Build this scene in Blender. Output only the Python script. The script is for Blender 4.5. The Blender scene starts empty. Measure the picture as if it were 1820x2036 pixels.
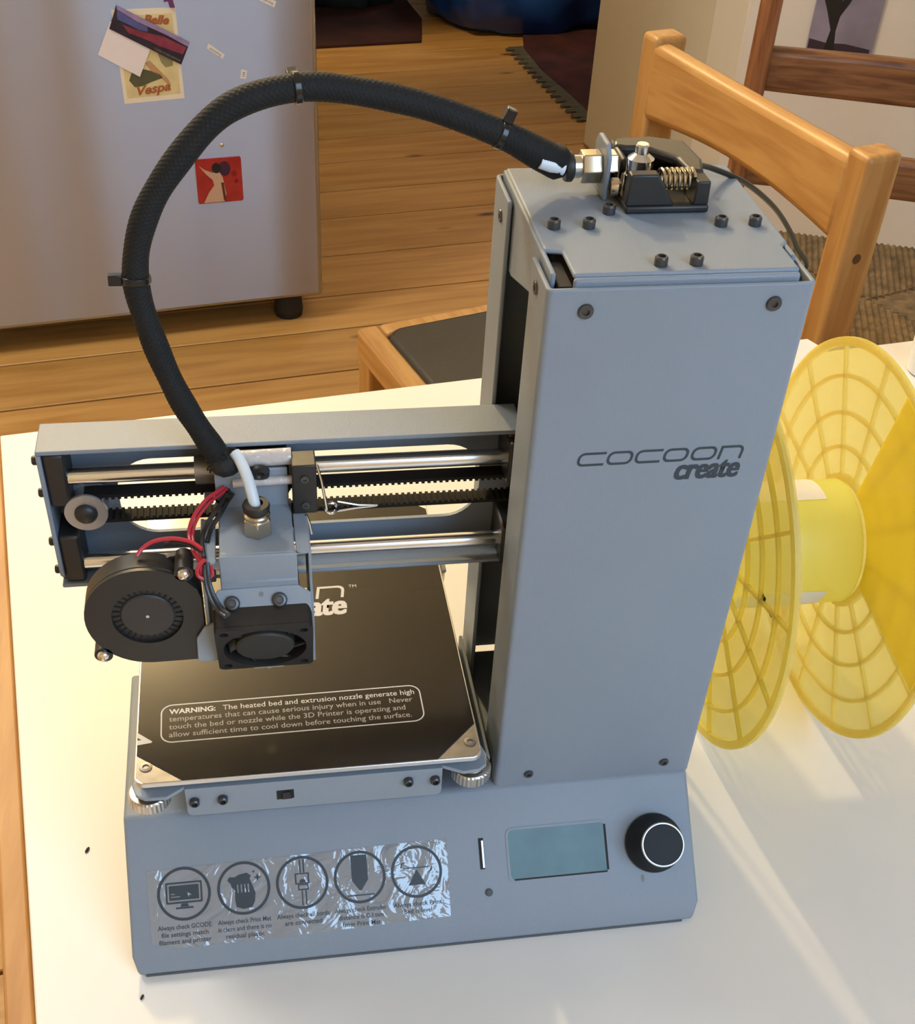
import bpy, bmesh, math, random
from mathutils import Vector, Matrix, Euler
random.seed(7)
S = bpy.context.scene
COL = S.collection
PI = math.pi
R = math.radians
MM = 0.001

# ------------------------------------------------------------------ camera
cam_d = bpy.data.cameras.new('camera'); cam = bpy.data.objects.new('camera', cam_d); COL.objects.link(cam)
F_PX, PPX, PPY, W_PX, H_PX = 2447.18, 910 - 28.44, 1018 + 209.94, 1820, 2036
cam.location = (0.0635259, -0.3170129, 0.4272859)
cam.rotation_euler = Euler((0.8398374, -0.0428835, -0.1465293), 'XYZ')
cam_d.sensor_fit = 'HORIZONTAL'; cam_d.sensor_width = 36.0
cam_d.lens = F_PX / W_PX * 36.0
cam_d.shift_x = -(PPX - W_PX / 2) / W_PX
cam_d.shift_y = (PPY - H_PX / 2) / W_PX
cam_d.clip_start = 0.01; cam_d.clip_end = 60
S.camera = cam

# ------------------------------------------------------------------ world, lights, exposure
wd = bpy.data.worlds.new('world'); S.world = wd; wd.use_nodes = True
wd.node_tree.nodes['Background'].inputs[0].default_value = (0.55, 0.62, 0.75, 1)
wd.node_tree.nodes['Background'].inputs[1].default_value = 1.0
S.view_settings.view_transform = 'Standard'; S.view_settings.look = 'None'
S.view_settings.gamma = 1.0; S.view_settings.use_curve_mapping = False
S.view_settings.exposure = 0.0
S.cycles.max_bounces = 7; S.cycles.diffuse_bounces = 4; S.cycles.glossy_bounces = 4
S.cycles.transmission_bounces = 5; S.cycles.transparent_max_bounces = 10
S.cycles.caustics_reflective = False; S.cycles.caustics_refractive = False
S.cycles.sample_clamp_indirect = 6.0
try: S.cycles.use_denoising = True
except Exception: pass

def area_light(name, loc, target, sx, sy, power, col):
    d = bpy.data.lights.new(name, 'AREA'); d.shape = 'RECTANGLE'; d.size = sx; d.size_y = sy
    d.energy = power; d.color = col
    o = bpy.data.objects.new(name, d); COL.objects.link(o); o.location = loc
    o.rotation_euler = (Vector(target) - Vector(loc)).to_track_quat('-Z', 'Y').to_euler()
    return o

area_light('window_daylight', (0.72, -1.0, 0.88), (0.15, 0.05, 0.1), 0.85, 0.9, 14.5, (0.47, 0.71, 1.0))
lamp = bpy.data.lights.new('room_lamp', 'POINT'); lamp.energy = 116; lamp.color = (1.0, 0.73, 0.37); lamp.shadow_soft_size = 0.05
lo = bpy.data.objects.new('room_lamp', lamp); COL.objects.link(lo); lo.location = (-0.30, 2.2, 1.60)
area_light('room_fill', (-0.8, 1.2, 1.62), (-0.8, 1.2, 0), 0.5, 0.5, 24, (1.0, 0.94, 0.82))  # added fill light, not a known lamp; lifts floor and background
area_light('hall_fill', (1.3, 4.3, 1.6), (1.0, 3.9, -0.7), 0.4, 0.4, 7, (0.85, 0.92, 1.0))  # added fill light that brightens the dark hall and the blue bag

# ------------------------------------------------------------------ helpers
def lin(c):
    c = c / 255.0
    return c / 12.92 if c <= 0.04045 else ((c + 0.055) / 1.055) ** 2.4
def srgb(r, g, b): return (lin(r), lin(g), lin(b), 1)

MATS = {}
def mat(name, col, rough=0.5, metal=0.0, bump=0.0, bscale=400.0, var=0.0, vscale=30.0, spec=0.5, alpha=1.0, trans=0.0, coat=0.0, emit=None):
    if name in MATS: return MATS[name]
    m = bpy.data.materials.new(name); m.use_nodes = True
    nt = m.node_tree; b = nt.nodes['Principled BSDF']
    if len(col) == 3: col = (*col, 1)
    b.inputs['Base Color'].default_value = col; b.inputs['Roughness'].default_value = rough
    b.inputs['Metallic'].default_value = metal; b.inputs['Specular IOR Level'].default_value = spec
    b.inputs['Alpha'].default_value = alpha; b.inputs['Transmission Weight'].default_value = trans
    b.inputs['Coat Weight'].default_value = coat
    tc = nt.nodes.new('ShaderNodeTexCoord')
    n = nt.nodes.new('ShaderNodeTexNoise'); n.inputs['Scale'].default_value = vscale; n.inputs['Detail'].default_value = 4
    nt.links.new(tc.outputs['Object'], n.inputs['Vector'])
    mx = nt.nodes.new('ShaderNodeMixRGB'); mx.blend_type = 'MULTIPLY'
    mx.inputs[1].default_value = col; mx.inputs[0].default_value = 1.0
    mr = nt.nodes.new('ShaderNodeMapRange'); mr.inputs['From Min'].default_value = .3; mr.inputs['From Max'].default_value = .7
    v = max(var, 0.02)
    mr.inputs['To Min'].default_value = 1 - v; mr.inputs['To Max'].default_value = 1 + v * 0.3
    nt.links.new(n.outputs['Fac'], mr.inputs['Value']); nt.links.new(mr.outputs[0], mx.inputs[2])
    nt.links.new(mx.outputs[0], b.inputs['Base Color'])
    if bump:
        n2 = nt.nodes.new('ShaderNodeTexNoise'); n2.inputs['Scale'].default_value = bscale; n2.inputs['Detail'].default_value = 2
        nt.links.new(tc.outputs['Object'], n2.inputs['Vector'])
        bp = nt.nodes.new('ShaderNodeBump'); bp.inputs['Strength'].default_value = bump; bp.inputs['Distance'].default_value = 0.001
        nt.links.new(n2.outputs['Fac'], bp.inputs['Height']); nt.links.new(bp.outputs[0], b.inputs['Normal'])
    if emit:
        b.inputs['Emission Color'].default_value = (*emit[0], 1); b.inputs['Emission Strength'].default_value = emit[1]
    MATS[name] = m
    return m

def new_bm(): return bmesh.new()

def box(bm, x0, x1, y0, y1, z0, z1, M=None):
    vs = [bm.verts.new((x, y, z)) for x in (x0, x1) for y in (y0, y1) for z in (z0, z1)]
    for f in ((0, 1, 3, 2), (4, 6, 7, 5), (0, 4, 5, 1), (2, 3, 7, 6), (0, 2, 6, 4), (1, 5, 7, 3)):
        bm.faces.new([vs[i] for i in f])
    if M is not None: bmesh.ops.transform(bm, matrix=M, verts=vs)
    return vs

def prism(bm, pts, M, a0, a1):
    """polygon pts (u,v) extruded from a0 to a1 along M's third axis."""
    n = len(pts)
    lo = [bm.verts.new(M @ Vector((p[0], p[1], a0))) for p in pts]
    hi = [bm.verts.new(M @ Vector((p[0], p[1], a1))) for p in pts]
    bm.faces.new(lo[::-1]); bm.faces.new(hi)
    for i in range(n): bm.faces.new((lo[i], lo[(i + 1) % n], hi[(i + 1) % n], hi[i]))

def frame(o, x, y):
    x = Vector(x).normalized(); y = Vector(y); z = x.cross(y).normalized(); y = z.cross(x)
    M = Matrix.Identity(4)
    for i in range(3): M[i][0], M[i][1], M[i][2], M[i][3] = x[i], y[i], z[i], o[i]
    return M

def axis_frame(o, d):
    d = Vector(d).normalized()
    t = Vector((0, 0, 1)) if abs(d.z) < 0.9 else Vector((1, 0, 0))
    x = t.cross(d).normalized(); y = d.cross(x)
    M = Matrix.Identity(4)
    for i in range(3): M[i][0], M[i][1], M[i][2], M[i][3] = x[i], y[i], d[i], o[i]
    return M

def lathe(bm, o, d, prof, seg=24, close=True):
    """prof: list of (r, h) along axis d from o."""
    M = axis_frame(o, d); rings = []
    for r, h in prof:
        if r < 1e-6: rings.append([bm.verts.new(M @ Vector((0, 0, h)))])
        else: rings.append([bm.verts.new(M @ Vector((r * math.cos(2 * PI * i / seg), r * math.sin(2 * PI * i / seg), h))) for i in range(seg)])
    for a, b in zip(rings, rings[1:]):
        for i in range(seg):
            j = (i + 1) % seg
            if len(a) == 1 and len(b) == 1: continue
            if len(a) == 1: bm.faces.new((a[0], b[j], b[i]))
            elif len(b) == 1: bm.faces.new((a[i], a[j], b[0]))
            else: bm.faces.new((a[i], a[j], b[j], b[i]))

def cyl(bm, p0, p1, r, seg=20, r2=None):
    p0, p1 = Vector(p0), Vector(p1); L = (p1 - p0).length
    r2 = r if r2 is None else r2
    lathe(bm, p0, p1 - p0, [(0, 0), (r, 0), (r2, L), (0, L)], seg)

def tube(bm, pts, r, seg=10, caps=True):
    pts = [Vector(p) for p in pts]; n = len(pts); rings = []
    rr = r if isinstance(r, (list, tuple)) else [r] * n
    up = None
    for i, p in enumerate(pts):
        d = (pts[min(i + 1, n - 1)] - pts[max(i - 1, 0)]).normalized()
        if up is None:
            up = Vector((0, 0, 1)) if abs(d.z) < 0.9 else Vector((1, 0, 0))
        x = (up - d * up.dot(d)).normalized(); y = d.cross(x); up = x
        rings.append([bm.verts.new(p + x * rr[i] * math.cos(2 * PI * k / seg) + y * rr[i] * math.sin(2 * PI * k / seg)) for k in range(seg)])
    for a, b in zip(rings, rings[1:]):
        for k in range(seg): bm.faces.new((a[k], a[(k + 1) % seg], b[(k + 1) % seg], b[k]))
    if caps: bm.faces.new(rings[0][::-1]); bm.faces.new(rings[-1])

def smooth_path(ctrl, n=10):
    P = [Vector(c) for c in ctrl]; P = [P[0] * 2 - P[1]] + P + [P[-1] * 2 - P[-2]]; out = []
    for i in range(1, len(P) - 2):
        for k in range(n):
            t = k / n; a, b, c, d = P[i - 1], P[i], P[i + 1], P[i + 2]
            out.append(0.5 * ((2 * b) + (c - a) * t + (2 * a - 5 * b + 4 * c - d) * t * t + (3 * b - a - 3 * c + d) * t ** 3))
    out.append(P[-2]); return out

def rrect(x0, y0, x1, y1, r, n=6):
    out = []
    for cx, cy, a in ((x1 - r, y1 - r, 0), (x0 + r, y1 - r, 90), (x0 + r, y0 + r, 180), (x1 - r, y0 + r, 270)):
        for k in range(n + 1):
            t = R(a + 90 * k / n); out.append((cx + r * math.cos(t), cy + r * math.sin(t)))
    return out
def circle(cx, cy, r, n=28, ry=None):
    return [(cx + r * math.cos(2 * PI * k / n), cy + (ry or r) * math.sin(2 * PI * k / n)) for k in range(n)]

def flat(loops, M, th):
    """filled 2D shape with holes (even-odd), thickness th upward from M's plane."""
    cu = bpy.data.curves.new('tmp', 'CURVE'); cu.dimensions = '2D'; cu.fill_mode = 'BOTH'; cu.extrude = th / 2
    for lp in loops:
        s = cu.splines.new('POLY'); s.points.add(len(lp) - 1); s.use_cyclic_u = True
        for p, q in zip(s.points, lp): p.co = (q[0], q[1], 0, 1)
    return curve_mesh(cu, M @ Matrix.Translation((0, 0, th / 2)))

def curve_mesh(cu, M):
    o = bpy.data.objects.new('tmp', cu); COL.objects.link(o)
    dg = bpy.context.evaluated_depsgraph_get(); dg.update()
    me = bpy.data.meshes.new_from_object(o.evaluated_get(dg))
    bpy.data.objects.remove(o); bpy.data.curves.remove(cu)
    me.transform(M); me.materials.clear()
    return me

def text_mesh(body, M, width=None, height=None, shear=0.0, bold=0.0, th=0.05, align='LEFT', size=1.0, space=1.0):
    cu = bpy.data.curves.new('tmp', 'FONT'); cu.body = body; cu.size = size; cu.shear = shear; cu.offset = bold * size
    cu.align_x = 'LEFT'; cu.extrude = 0; cu.fill_mode = 'FRONT'; cu.resolution_u = 3; cu.space_character = space
    me = curve_mesh(cu, Matrix.Identity(4))
    xs = [v.co.x for v in me.vertices]; ys = [v.co.y for v in me.vertices]
    x0, x1 = min(xs), max(xs)
    sx = width / (x1 - x0) if width else 1.0
    sy = height / max(ys) if height else sx
    if not width: sx = sy
    dx = {'LEFT': -x0, 'CENTER': -(x0 + x1) / 2, 'RIGHT': -x1}[align]
    me.transform(M @ Matrix.Translation((0, 0, th)) @ Matrix.Diagonal((sx, sy, 1, 1)) @ Matrix.Translation((dx, 0, 0)))
    return me

def wpos(o):
    v = Vector(o.location)
    while o.parent: o = o.parent; v += Vector(o.location)
    return v

def obj(name, src, m, parent=None, bevel=0.0, smooth=False, label=None, origin=None, seg=2, kind=None):
    """src: bmesh or mesh in world millimetres."""
    if isinstance(src, bmesh.types.BMesh):
        bmesh.ops.recalc_face_normals(src, faces=src.faces)
        me = bpy.data.meshes.new(name); src.to_mesh(me); src.free()
    else: me = src; me.name = name
    base = wpos(parent) if parent else (Vector(origin) * MM if origin else Vector((0, 0, 0)))
    me.transform(Matrix.Translation(-base) @ Matrix.Diagonal((MM, MM, MM, 1)))
    if m is not None: me.materials.append(m)
    o = bpy.data.objects.new(name, me); COL.objects.link(o)
    if parent: o.parent = parent
    else: o.location = base
    if bevel:
        b = o.modifiers.new('bevel', 'BEVEL'); b.width = bevel * MM; b.segments = seg; b.limit_method = 'ANGLE'; b.angle_limit = R(35)
        b.harden_normals = False
    if smooth or bevel:
        for p in me.polygons: p.use_smooth = True
        try: me.set_sharp_from_angle(angle=R(38))
        except Exception: pass
    if label: o['label'] = label
    if kind: o['kind'] = kind
    return o

def thing(name, label, cat, loc, group=None):
    o = bpy.data.objects.new(name, None); COL.objects.link(o); o.location = Vector(loc) * MM
    o.empty_display_size = 0.02
    o['label'] = label; o['category'] = cat
    if group: o['group'] = group
    return o
def tag(o, label, cat, group=None):
    o['label'] = label; o['category'] = cat
    if group: o['group'] = group
    return o

def wood(name, c1, c2, scale=1.0, axis='X', rough=0.45, knots=True, knot_scale=(2.2, 7.0), grain=1.0, flatk=False):
    if name in MATS: return MATS[name]
    m = bpy.data.materials.new(name); m.use_nodes = True; nt = m.node_tree; b = nt.nodes['Principled BSDF']
    b.inputs['Roughness'].default_value = rough
    tc = nt.nodes.new('ShaderNodeTexCoord'); mp = nt.nodes.new('ShaderNodeMapping')
    s = [14 * scale, 14 * scale, 14 * scale]; s['XYZ'.index(axis)] = 1.2 * scale
    mp.inputs['Scale'].default_value = s
    oi = nt.nodes.new('ShaderNodeObjectInfo')
    ad = nt.nodes.new('ShaderNodeVectorMath'); ad.operation = 'ADD'
    sc = nt.nodes.new('ShaderNodeVectorMath'); sc.operation = 'SCALE'; sc.inputs['Scale'].default_value = 9.0
    cmb = nt.nodes.new('ShaderNodeCombineXYZ')
    for i in range(3): nt.links.new(oi.outputs['Random'], cmb.inputs[i])
    nt.links.new(cmb.outputs[0], sc.inputs[0]); nt.links.new(tc.outputs['Object'], ad.inputs[0]); nt.links.new(sc.outputs[0], ad.inputs[1])
    nt.links.new(ad.outputs[0], mp.inputs['Vector'])
    n = nt.nodes.new('ShaderNodeTexNoise'); n.inputs['Scale'].default_value = 3.0; n.inputs['Detail'].default_value = 6; n.inputs['Distortion'].default_value = 0.6
    nt.links.new(mp.outputs[0], n.inputs['Vector'])
    cr = nt.nodes.new('ShaderNodeValToRGB'); e = cr.color_ramp.elements
    e[0].position = 0.3; e[0].color = c2; e[1].position = 0.62; e[1].color = c1
    nt.links.new(n.outputs['Fac'], cr.inputs[0])
    br = nt.nodes.new('ShaderNodeHueSaturation'); mr = nt.nodes.new('ShaderNodeMapRange')
    mr.inputs['To Min'].default_value = 0.88; mr.inputs['To Max'].default_value = 1.1
    nt.links.new(oi.outputs['Random'], mr.inputs['Value']); nt.links.new(mr.outputs[0], br.inputs['Value']); nt.links.new(cr.outputs[0], br.inputs['Color'])
    last = br.outputs[0]
    if knots:
        mp2 = nt.nodes.new('ShaderNodeMapping'); k = [knot_scale[1]] * 3; k['XYZ'.index(axis)] = knot_scale[0]
        if flatk: k[2] = 0.0
        mp2.inputs['Scale'].default_value = k
        nt.links.new(ad.outputs[0], mp2.inputs['Vector'])
        vo = nt.nodes.new('ShaderNodeTexVoronoi'); vo.inputs['Scale'].default_value = 1.6; vo.inputs['Randomness'].default_value = 1
        nt.links.new(mp2.outputs[0], vo.inputs['Vector'])
        c2r = nt.nodes.new('ShaderNodeValToRGB'); ee = c2r.color_ramp.elements
        ee[0].position = 0.05; ee[0].color = (0.13, 0.05, 0.02, 1); ee[1].position = 0.11; ee[1].color = (1, 1, 1, 1)
        nt.links.new(vo.outputs['Distance'], c2r.inputs[0])
        mx = nt.nodes.new('ShaderNodeMixRGB'); mx.blend_type = 'MULTIPLY'; mx.inputs[0].default_value = 0.85
        nt.links.new(last, mx.inputs[1]); nt.links.new(c2r.outputs[0], mx.inputs[2]); last = mx.outputs[0]
    nt.links.new(last, b.inputs['Base Color'])
    bp = nt.nodes.new('ShaderNodeBump'); bp.inputs['Strength'].default_value = 0.12 * grain; bp.inputs['Distance'].default_value = 0.002
    nt.links.new(n.outputs['Fac'], bp.inputs['Height']); nt.links.new(bp.outputs[0], b.inputs['Normal'])
    MATS[name] = m; return m

camM = cam.rotation_euler.to_matrix(); camC = Vector(cam.location) / MM
def ray_y(px, py, y):
    d = camM @ Vector(((px - PPX) / F_PX, -(py - PPY) / F_PX, -1)); t = (y - camC.y) / d.y; return camC + d * t

# ------------------------------------------------------------------ materials
GREY = mat('powder_coat_grey', (0.238, 0.282, 0.34), 0.5, bump=0.12, bscale=1500, var=0.03)
GREY2 = mat('sheet_grey', (0.285, 0.33, 0.385), 0.5, bump=0.08, bscale=1500)
BLACK = mat('black_plastic', (0.022, 0.021, 0.02), 0.42, var=0.1)
MATTE = mat('matte_black', (0.012, 0.012, 0.013), 0.7)
SLEEVE = mat('braided_sleeve', (0.011, 0.012, 0.013), 0.7, spec=0.3)
SCREW = mat('dark_screw', (0.10, 0.10, 0.105), 0.32, metal=0.7)
STEEL = mat('polished_rod', (0.82, 0.83, 0.85), 0.2, metal=1.0)
CHROME = mat('chrome', (0.8, 0.8, 0.8), 0.12, metal=1.0)
NICKEL = mat('nickel', (0.72, 0.70, 0.64), 0.22, metal=1.0)
BRASS = mat('plated_brass', (0.62, 0.55, 0.42), 0.25, metal=1.0)
ALU = mat('aluminium', (0.72, 0.72, 0.72), 0.3, metal=0.9, bump=0.05, bscale=900)
ALU_DIRTY = mat('aluminium_scuffed', (0.30, 0.285, 0.27), 0.42, metal=0.8, var=0.3, vscale=120)
PTFE = mat('ptfe_white', (0.72, 0.80, 0.88), 0.35)
RED = mat('red_wire', (0.50, 0.03, 0.05), 0.35)
BED = mat('bed_mat_black', (0.016, 0.014, 0.012), 0.17, spec=0.32)
PRINTW = mat('white_print', (0.62, 0.60, 0.57), 0.5)
PRINTD = mat('dark_print', (0.03, 0.045, 0.06), 0.5)
KNURL = mat('knurled_nickel', (0.60, 0.57, 0.52), 0.28, metal=1.0)
LAMINATE = mat('white_laminate', (0.80, 0.785, 0.75), 0.38, var=0.02, vscale=6)
PAPER = mat('white_paper', (0.90, 0.88, 0.95), 0.6)

# ================================================================== SETTING
TH = R(8.7)
U = Vector((math.cos(TH), math.sin(TH), 0)); Wd = Vector((-math.sin(TH), math.cos(TH), 0))
FZ = -740.0
def rm(u, w, z=0): return U * u + Wd * w + Vector((0, 0, z))      # room coordinates -> world mm
RF = frame((0, 0, 0), U, Wd)
def rbox(bm, u0, u1, w0, w1, z0, z1): box(bm, u0, u1, w0, w1, z0, z1, RF)

PINE = wood('pine_board', srgb(196, 152, 90), srgb(172, 126, 66), 0.9, 'X', 0.42, knot_scale=(2.0, 6.0), flatk=True)
bm = new_bm(); rbox(bm, -2000, 3600, -2300, 5300, FZ - 40, FZ - 22)
floor = obj('floor', bm, mat('dark_gap', (0.012, 0.007, 0.004), 0.9)); floor['kind'] = 'structure'
# floorboard joints (w values measured where they show, then a regular pitch)
w = -2300; edges = []
known = [1375, 1455, 1597, 1748, 1880, 2052, 2232, 2372, 2535]
e = known[0]
while e > -2300: edges.append(e); e -= 148
edges = edges[::-1] + known[1:]
e = known[-1] + 150
while e < 5300: edges.append(e); e += 150
edges.append(5300)
for a, b in zip(edges, edges[1:]):
    bm = new_bm(); box(bm, -2000, 3600, a + 2.4, b - 2.4, 0, 22)
    o = obj('floorboard', bm, PINE, bevel=1.5, seg=1)
    o.data.transform(Matrix.Rotation(0, 4, 'Z'))
    o.parent = floor; o.location = (0, 0, (FZ - 22) * MM); o.rotation_euler = (0, 0, TH)

def struct(name, bm, m, parent=None, bevel=0):
    o = obj(name, bm, m, parent, bevel=bevel)
    if parent is None: o['kind'] = 'structure'
    return o
WALLM = mat('cream_wall', (0.72, 0.69, 0.62), 0.8, bump=0.05, bscale=60)
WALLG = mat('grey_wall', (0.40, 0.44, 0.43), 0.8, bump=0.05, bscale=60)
WHITE = mat('white_gloss', (0.84, 0.83, 0.80), 0.5)
CZ = 1700.0
# right wall: base starts at (913,2698) and runs back towards the viewer
wr = Vector((912.6, 2698.5, 0)); ur, wr_ = wr.dot(U), wr.dot(Wd)
bm = new_bm(); rbox(bm, ur, ur + 110, wr_ - 560, wr_, FZ, CZ); struct('wall_right', bm, WALLM, bevel=12)
bm = new_bm(); rbox(bm, ur - 8, ur + 110, wr_ - 690, wr_ - 560.5, FZ, CZ); struct('trim_1', bm, WHITE, bevel=4)
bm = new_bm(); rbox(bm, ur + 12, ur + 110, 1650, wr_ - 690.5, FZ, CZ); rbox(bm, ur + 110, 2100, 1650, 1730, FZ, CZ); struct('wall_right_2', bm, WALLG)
bm = new_bm(); rbox(bm, 2010, 2100, -1180, 1649, FZ, CZ); struct('wall_right_3', bm, WALLM)
bm = new_bm(); rbox(bm, -1900, -1800, -2200, 5200, FZ, CZ); struct('wall_left', bm, WALLM)
bm = new_bm(); rbox(bm, -1900, 3500, 5200, 5300, FZ, CZ); struct('wall_back', bm, WALLM)
bm = new_bm(); rbox(bm, 3400, 3500, 1740, 5200, FZ, CZ); rbox(bm, 2101, 3399, 1650, 1730, FZ, CZ); struct('wall_hall', bm, WALLM)
bm = new_bm(); rbox(bm, -2000, 3600, -2300, 5300, CZ, CZ + 60); struct('ceiling', bm, mat('ceiling_white', (0.75, 0.73, 0.68), 0.9))
# hall side: partition with a doorway behind the refrigerator
bm = new_bm(); rbox(bm, -1800, -20, 2700, 2800, FZ, CZ); struct('wall_partition', bm, WALLM)
bm = new_bm(); rbox(bm, -20, ur, 2700, 2800, 700, CZ); struct('wall_lintel', bm, WALLM)
# window wall behind the camera
fw = -1180
bm = new_bm()
rbox(bm, -1900, 60, fw - 80, fw, FZ, CZ); rbox(bm, 1060, 2100, fw - 80, fw, FZ, CZ)
rbox(bm, 60, 1060, fw - 80, fw, FZ, 350); rbox(bm, 60, 1060, fw - 80, fw, 1430, CZ)
struct('wall_front', bm, WALLM)
bm = new_bm()
for a, b, c, d in ((60, 100, 350, 1430), (1020, 1060, 350, 1430), (545, 575, 390, 1390), (100, 1020, 350, 390), (100, 1020, 1390, 1430)):
    rbox(bm, a, b, fw - 60, fw - 10, c, d)
struct('window_1', bm, WHITE)

# ================================================================== TABLES
ta = R(8.3); tU = Vector((math.cos(ta), math.sin(ta), 0)); tW = Vector((-math.sin(ta), math.cos(ta), 0))
A = Vector((-92.7, 342.4, 0))            # a point on the far edge / left edge corner
TF = frame((A.x, A.y, 0), tU, tW)
PINEL = wood('table_lipping', srgb(196, 150, 90), srgb(170, 118, 62), 2.0, 'Y', 0.5, knots=False)
def table(name, label, u0, u1, w0, w1, z, chamfer, lip_left, group=None):
    t = thing(name, label, 'table', TF @ Vector(((u0 + u1) / 2, (w0 + w1) / 2, FZ)))
    bm = new_bm()
    pts = [(u0, w0), (u1, w0), (u1, w1 - chamfer * 3.8), (u1 - chamfer * 1.2, w1), (u0, w1)] if chamfer else [(u0, w0), (u1, w0), (u1, w1), (u0, w1)]
    prism(bm, pts, TF, z - 19, z)
    obj('tabletop', bm, LAMINATE, t, bevel=0.8)
    if lip_left:
        bm = new_bm(); box(bm, u0 - 12, u0 - 0.7, w0, w1, z - 21, z - 5, TF)
        obj('edge_lipping', bm, PINEL, t, bevel=1.5, label='bare pine edge strip')
    bm = new_bm()
    for a, b, c, d in ((u0 + 35, u1 - 40, w0 + 30, w0 + 50), (u0 + 35, u1 - 40, w1 - 70, w1 - 50), (u0 + 30, u0 + 50, w0 + 50, w1 - 70), (u1 - 55, u1 - 35, w0 + 50, w1 - 70)):
        box(bm, a, b, c, d, z - 90, z - 19.2, TF)
    obj('apron', bm, PINEL, t)
    for a, b in ((u0 + 30, w0 + 30), (u1 - 85, w0 + 30), (u0 + 30, w1 - 90), (u1 - 85, w1 - 90)):
        bm = new_bm(); box(bm, a, a + 45, b, b + 45, FZ, z - 91, TF); obj('leg', bm, PINEL, t, bevel=3)
    return t
table('table', 'white laminate table with a pine edge strip, carrying the grey 3D printer', 0, 560.5, -760, 0, 0, 6, True)
table('side_table', 'second white table butted against the first, under the white cup at the right edge', 561.5, 1060, -760, -18.5, -0.5, 0, False)

# crumbs
for (x, y, r, lab) in ((4.6, -52.0, 1.0, 'tiny black speck on the table by the printer front left corner'), (-20.5, 21.0, 1.3, 'tiny dark crumb on the bright table left of the printer')):
    bm = new_bm(); bmesh.ops.create_icosphere(bm, subdivisions=1, radius=r)
    for v in bm.verts: v.co = Vector((x + v.co.x * 0.6 + v.co.y * 0.5, y + v.co.y * 1.3, max(0, v.co.z * 0.5 + 0.4)))
    tag(obj('crumb', bm, MATTE, origin=(x, y, 0)), lab, 'crumb')

# ================================================================== 3D PRINTER
BW, ZR, BD = 229.9, 44.5, 80.0
TX, TH_, TD = 147.7, 262.6, 84.0
pr = thing('desktop_printer', 'grey sheet-metal desktop 3D printer standing on the white table', '3D printer', (115, 20, 0))
YZ = frame((0, 0, 0), (0, 1, 0), (0, 0, 1))       # plane coords (y,z), extrude along +x
XZ = frame((0, 0, 0), (1, 0, 0), (0, 0, 1))       # plane coords (x,z), extrude along -y
XY = frame((0, 0, 0), (1, 0, 0), (0, 1, 0))

# --- base shell
bm = new_bm()
prof = [(-40, 9), (0, ZR), (BD, ZR), (BD, 1.5), (-44, 1.5)]
prism(bm, prof, YZ, 0.8, BW - 0.8)
for v in bm.verts:
    if v.co.z < 8: v.co.x += 2.4 if v.co.x < 100 else -2.8
base = obj('base', bm, GREY, pr, bevel=1.6, seg=3)
bm = new_bm(); box(bm, 6, BW - 8, -43.2, BD - 3, 0, 1.4); obj('base_plate', bm, mat('dark_grey_plate', (0.10, 0.11, 0.12), 0.6), pr)
# seam line of the inner cover near the right foot
# --- control panel frame: s along x, t up the slope measured from the ridge (negative = down)
PF = frame((0, 0, ZR), (1, 0, 0), (0, 40, 35.5))
# LCD
me = flat([rrect(150.6, -39.2, 193.2, -17.2, 3.0), rrect(151.6, -38.2, 192.2, -18.2, 2.2)], PF, 0.22)
bez = obj('screen_bezel', me, GREY, pr, label='raised frame of the screen opening')
LCDM = mat('lcd_glass', (0.075, 0.15, 0.165), 0.2, spec=0.35, var=0.3, vscale=45)
me = flat([rrect(151.4, -38.4, 192.4, -18.0, 2.3)], PF, 0.18); lcd = obj('screen', me, LCDM, pr, label='blue-green display glass')
bm = new_bm(); prism(bm, [(191.4, -37.4), (192.3, -37.4), (192.3, -19), (191.4, -19)], PF, 0.15, 0.3); prism(bm, [(153, -38.35), (191.5, -38.35), (191.5, -37.7), (153, -37.7)], PF, 0.15, 0.3)
obj('screen_gap', bm, MATTE, lcd)
# card slot and small button
bm = new_bm(); prism(bm, [(139.4, -32.6), (141.4, -32.6), (141.4, -20.2), (139.4, -20.2)], PF, 0.02, 0.15); slot = obj('card_slot', bm, MATTE, pr)
bm = new_bm(); prism(bm, [(140.5, -32.0), (141.2, -32.0), (141.2, -21.2), (140.5, -21.2)], PF, 0.1, 0.7); obj('memory_card', bm, ALU, slot)
bm = new_bm(); lathe(bm, PF @ Vector((142.1, -41.9, 0)), PF.to_3x3() @ Vector((0, 0, 1)), [(1.6, 0), (1.6, 0.25), (1.25, 0.25), (1.2, 0.7), (0, 0.75)], 20); obj('reset_button', bm, mat('button_grey', (0.05, 0.055, 0.06), 0.5), pr)
# rotary knob
nz = PF.to_3x3() @ Vector((0, 0, 1)); kc = PF @ Vector((211.8, -28.4, 0))
bm = new_bm(); lathe(bm, kc, nz, [(11.9, 0.1), (12.1, 1.2), (11.6, 3.5), (10.0, 6.0), (9.2, 12.0), (8.9, 13.0), (7.6, 13.2), (0, 13.0)], 48)
kn = obj('control_knob', bm, mat('knob_black', (0.016, 0.019, 0.022), 0.55, spec=0.25), pr, smooth=True)
bm = new_bm(); lathe(bm, kc, nz, [(8.95, 12.9), (8.9, 13.3), (8.6, 13.55), (8.2, 13.5), (8.1, 13.2)], 48); obj('knob_ring', bm, mat('ring_steel', (0.55, 0.57, 0.60), 0.35, metal=1.0), kn, smooth=True, label='bright chamfered ring')
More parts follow.
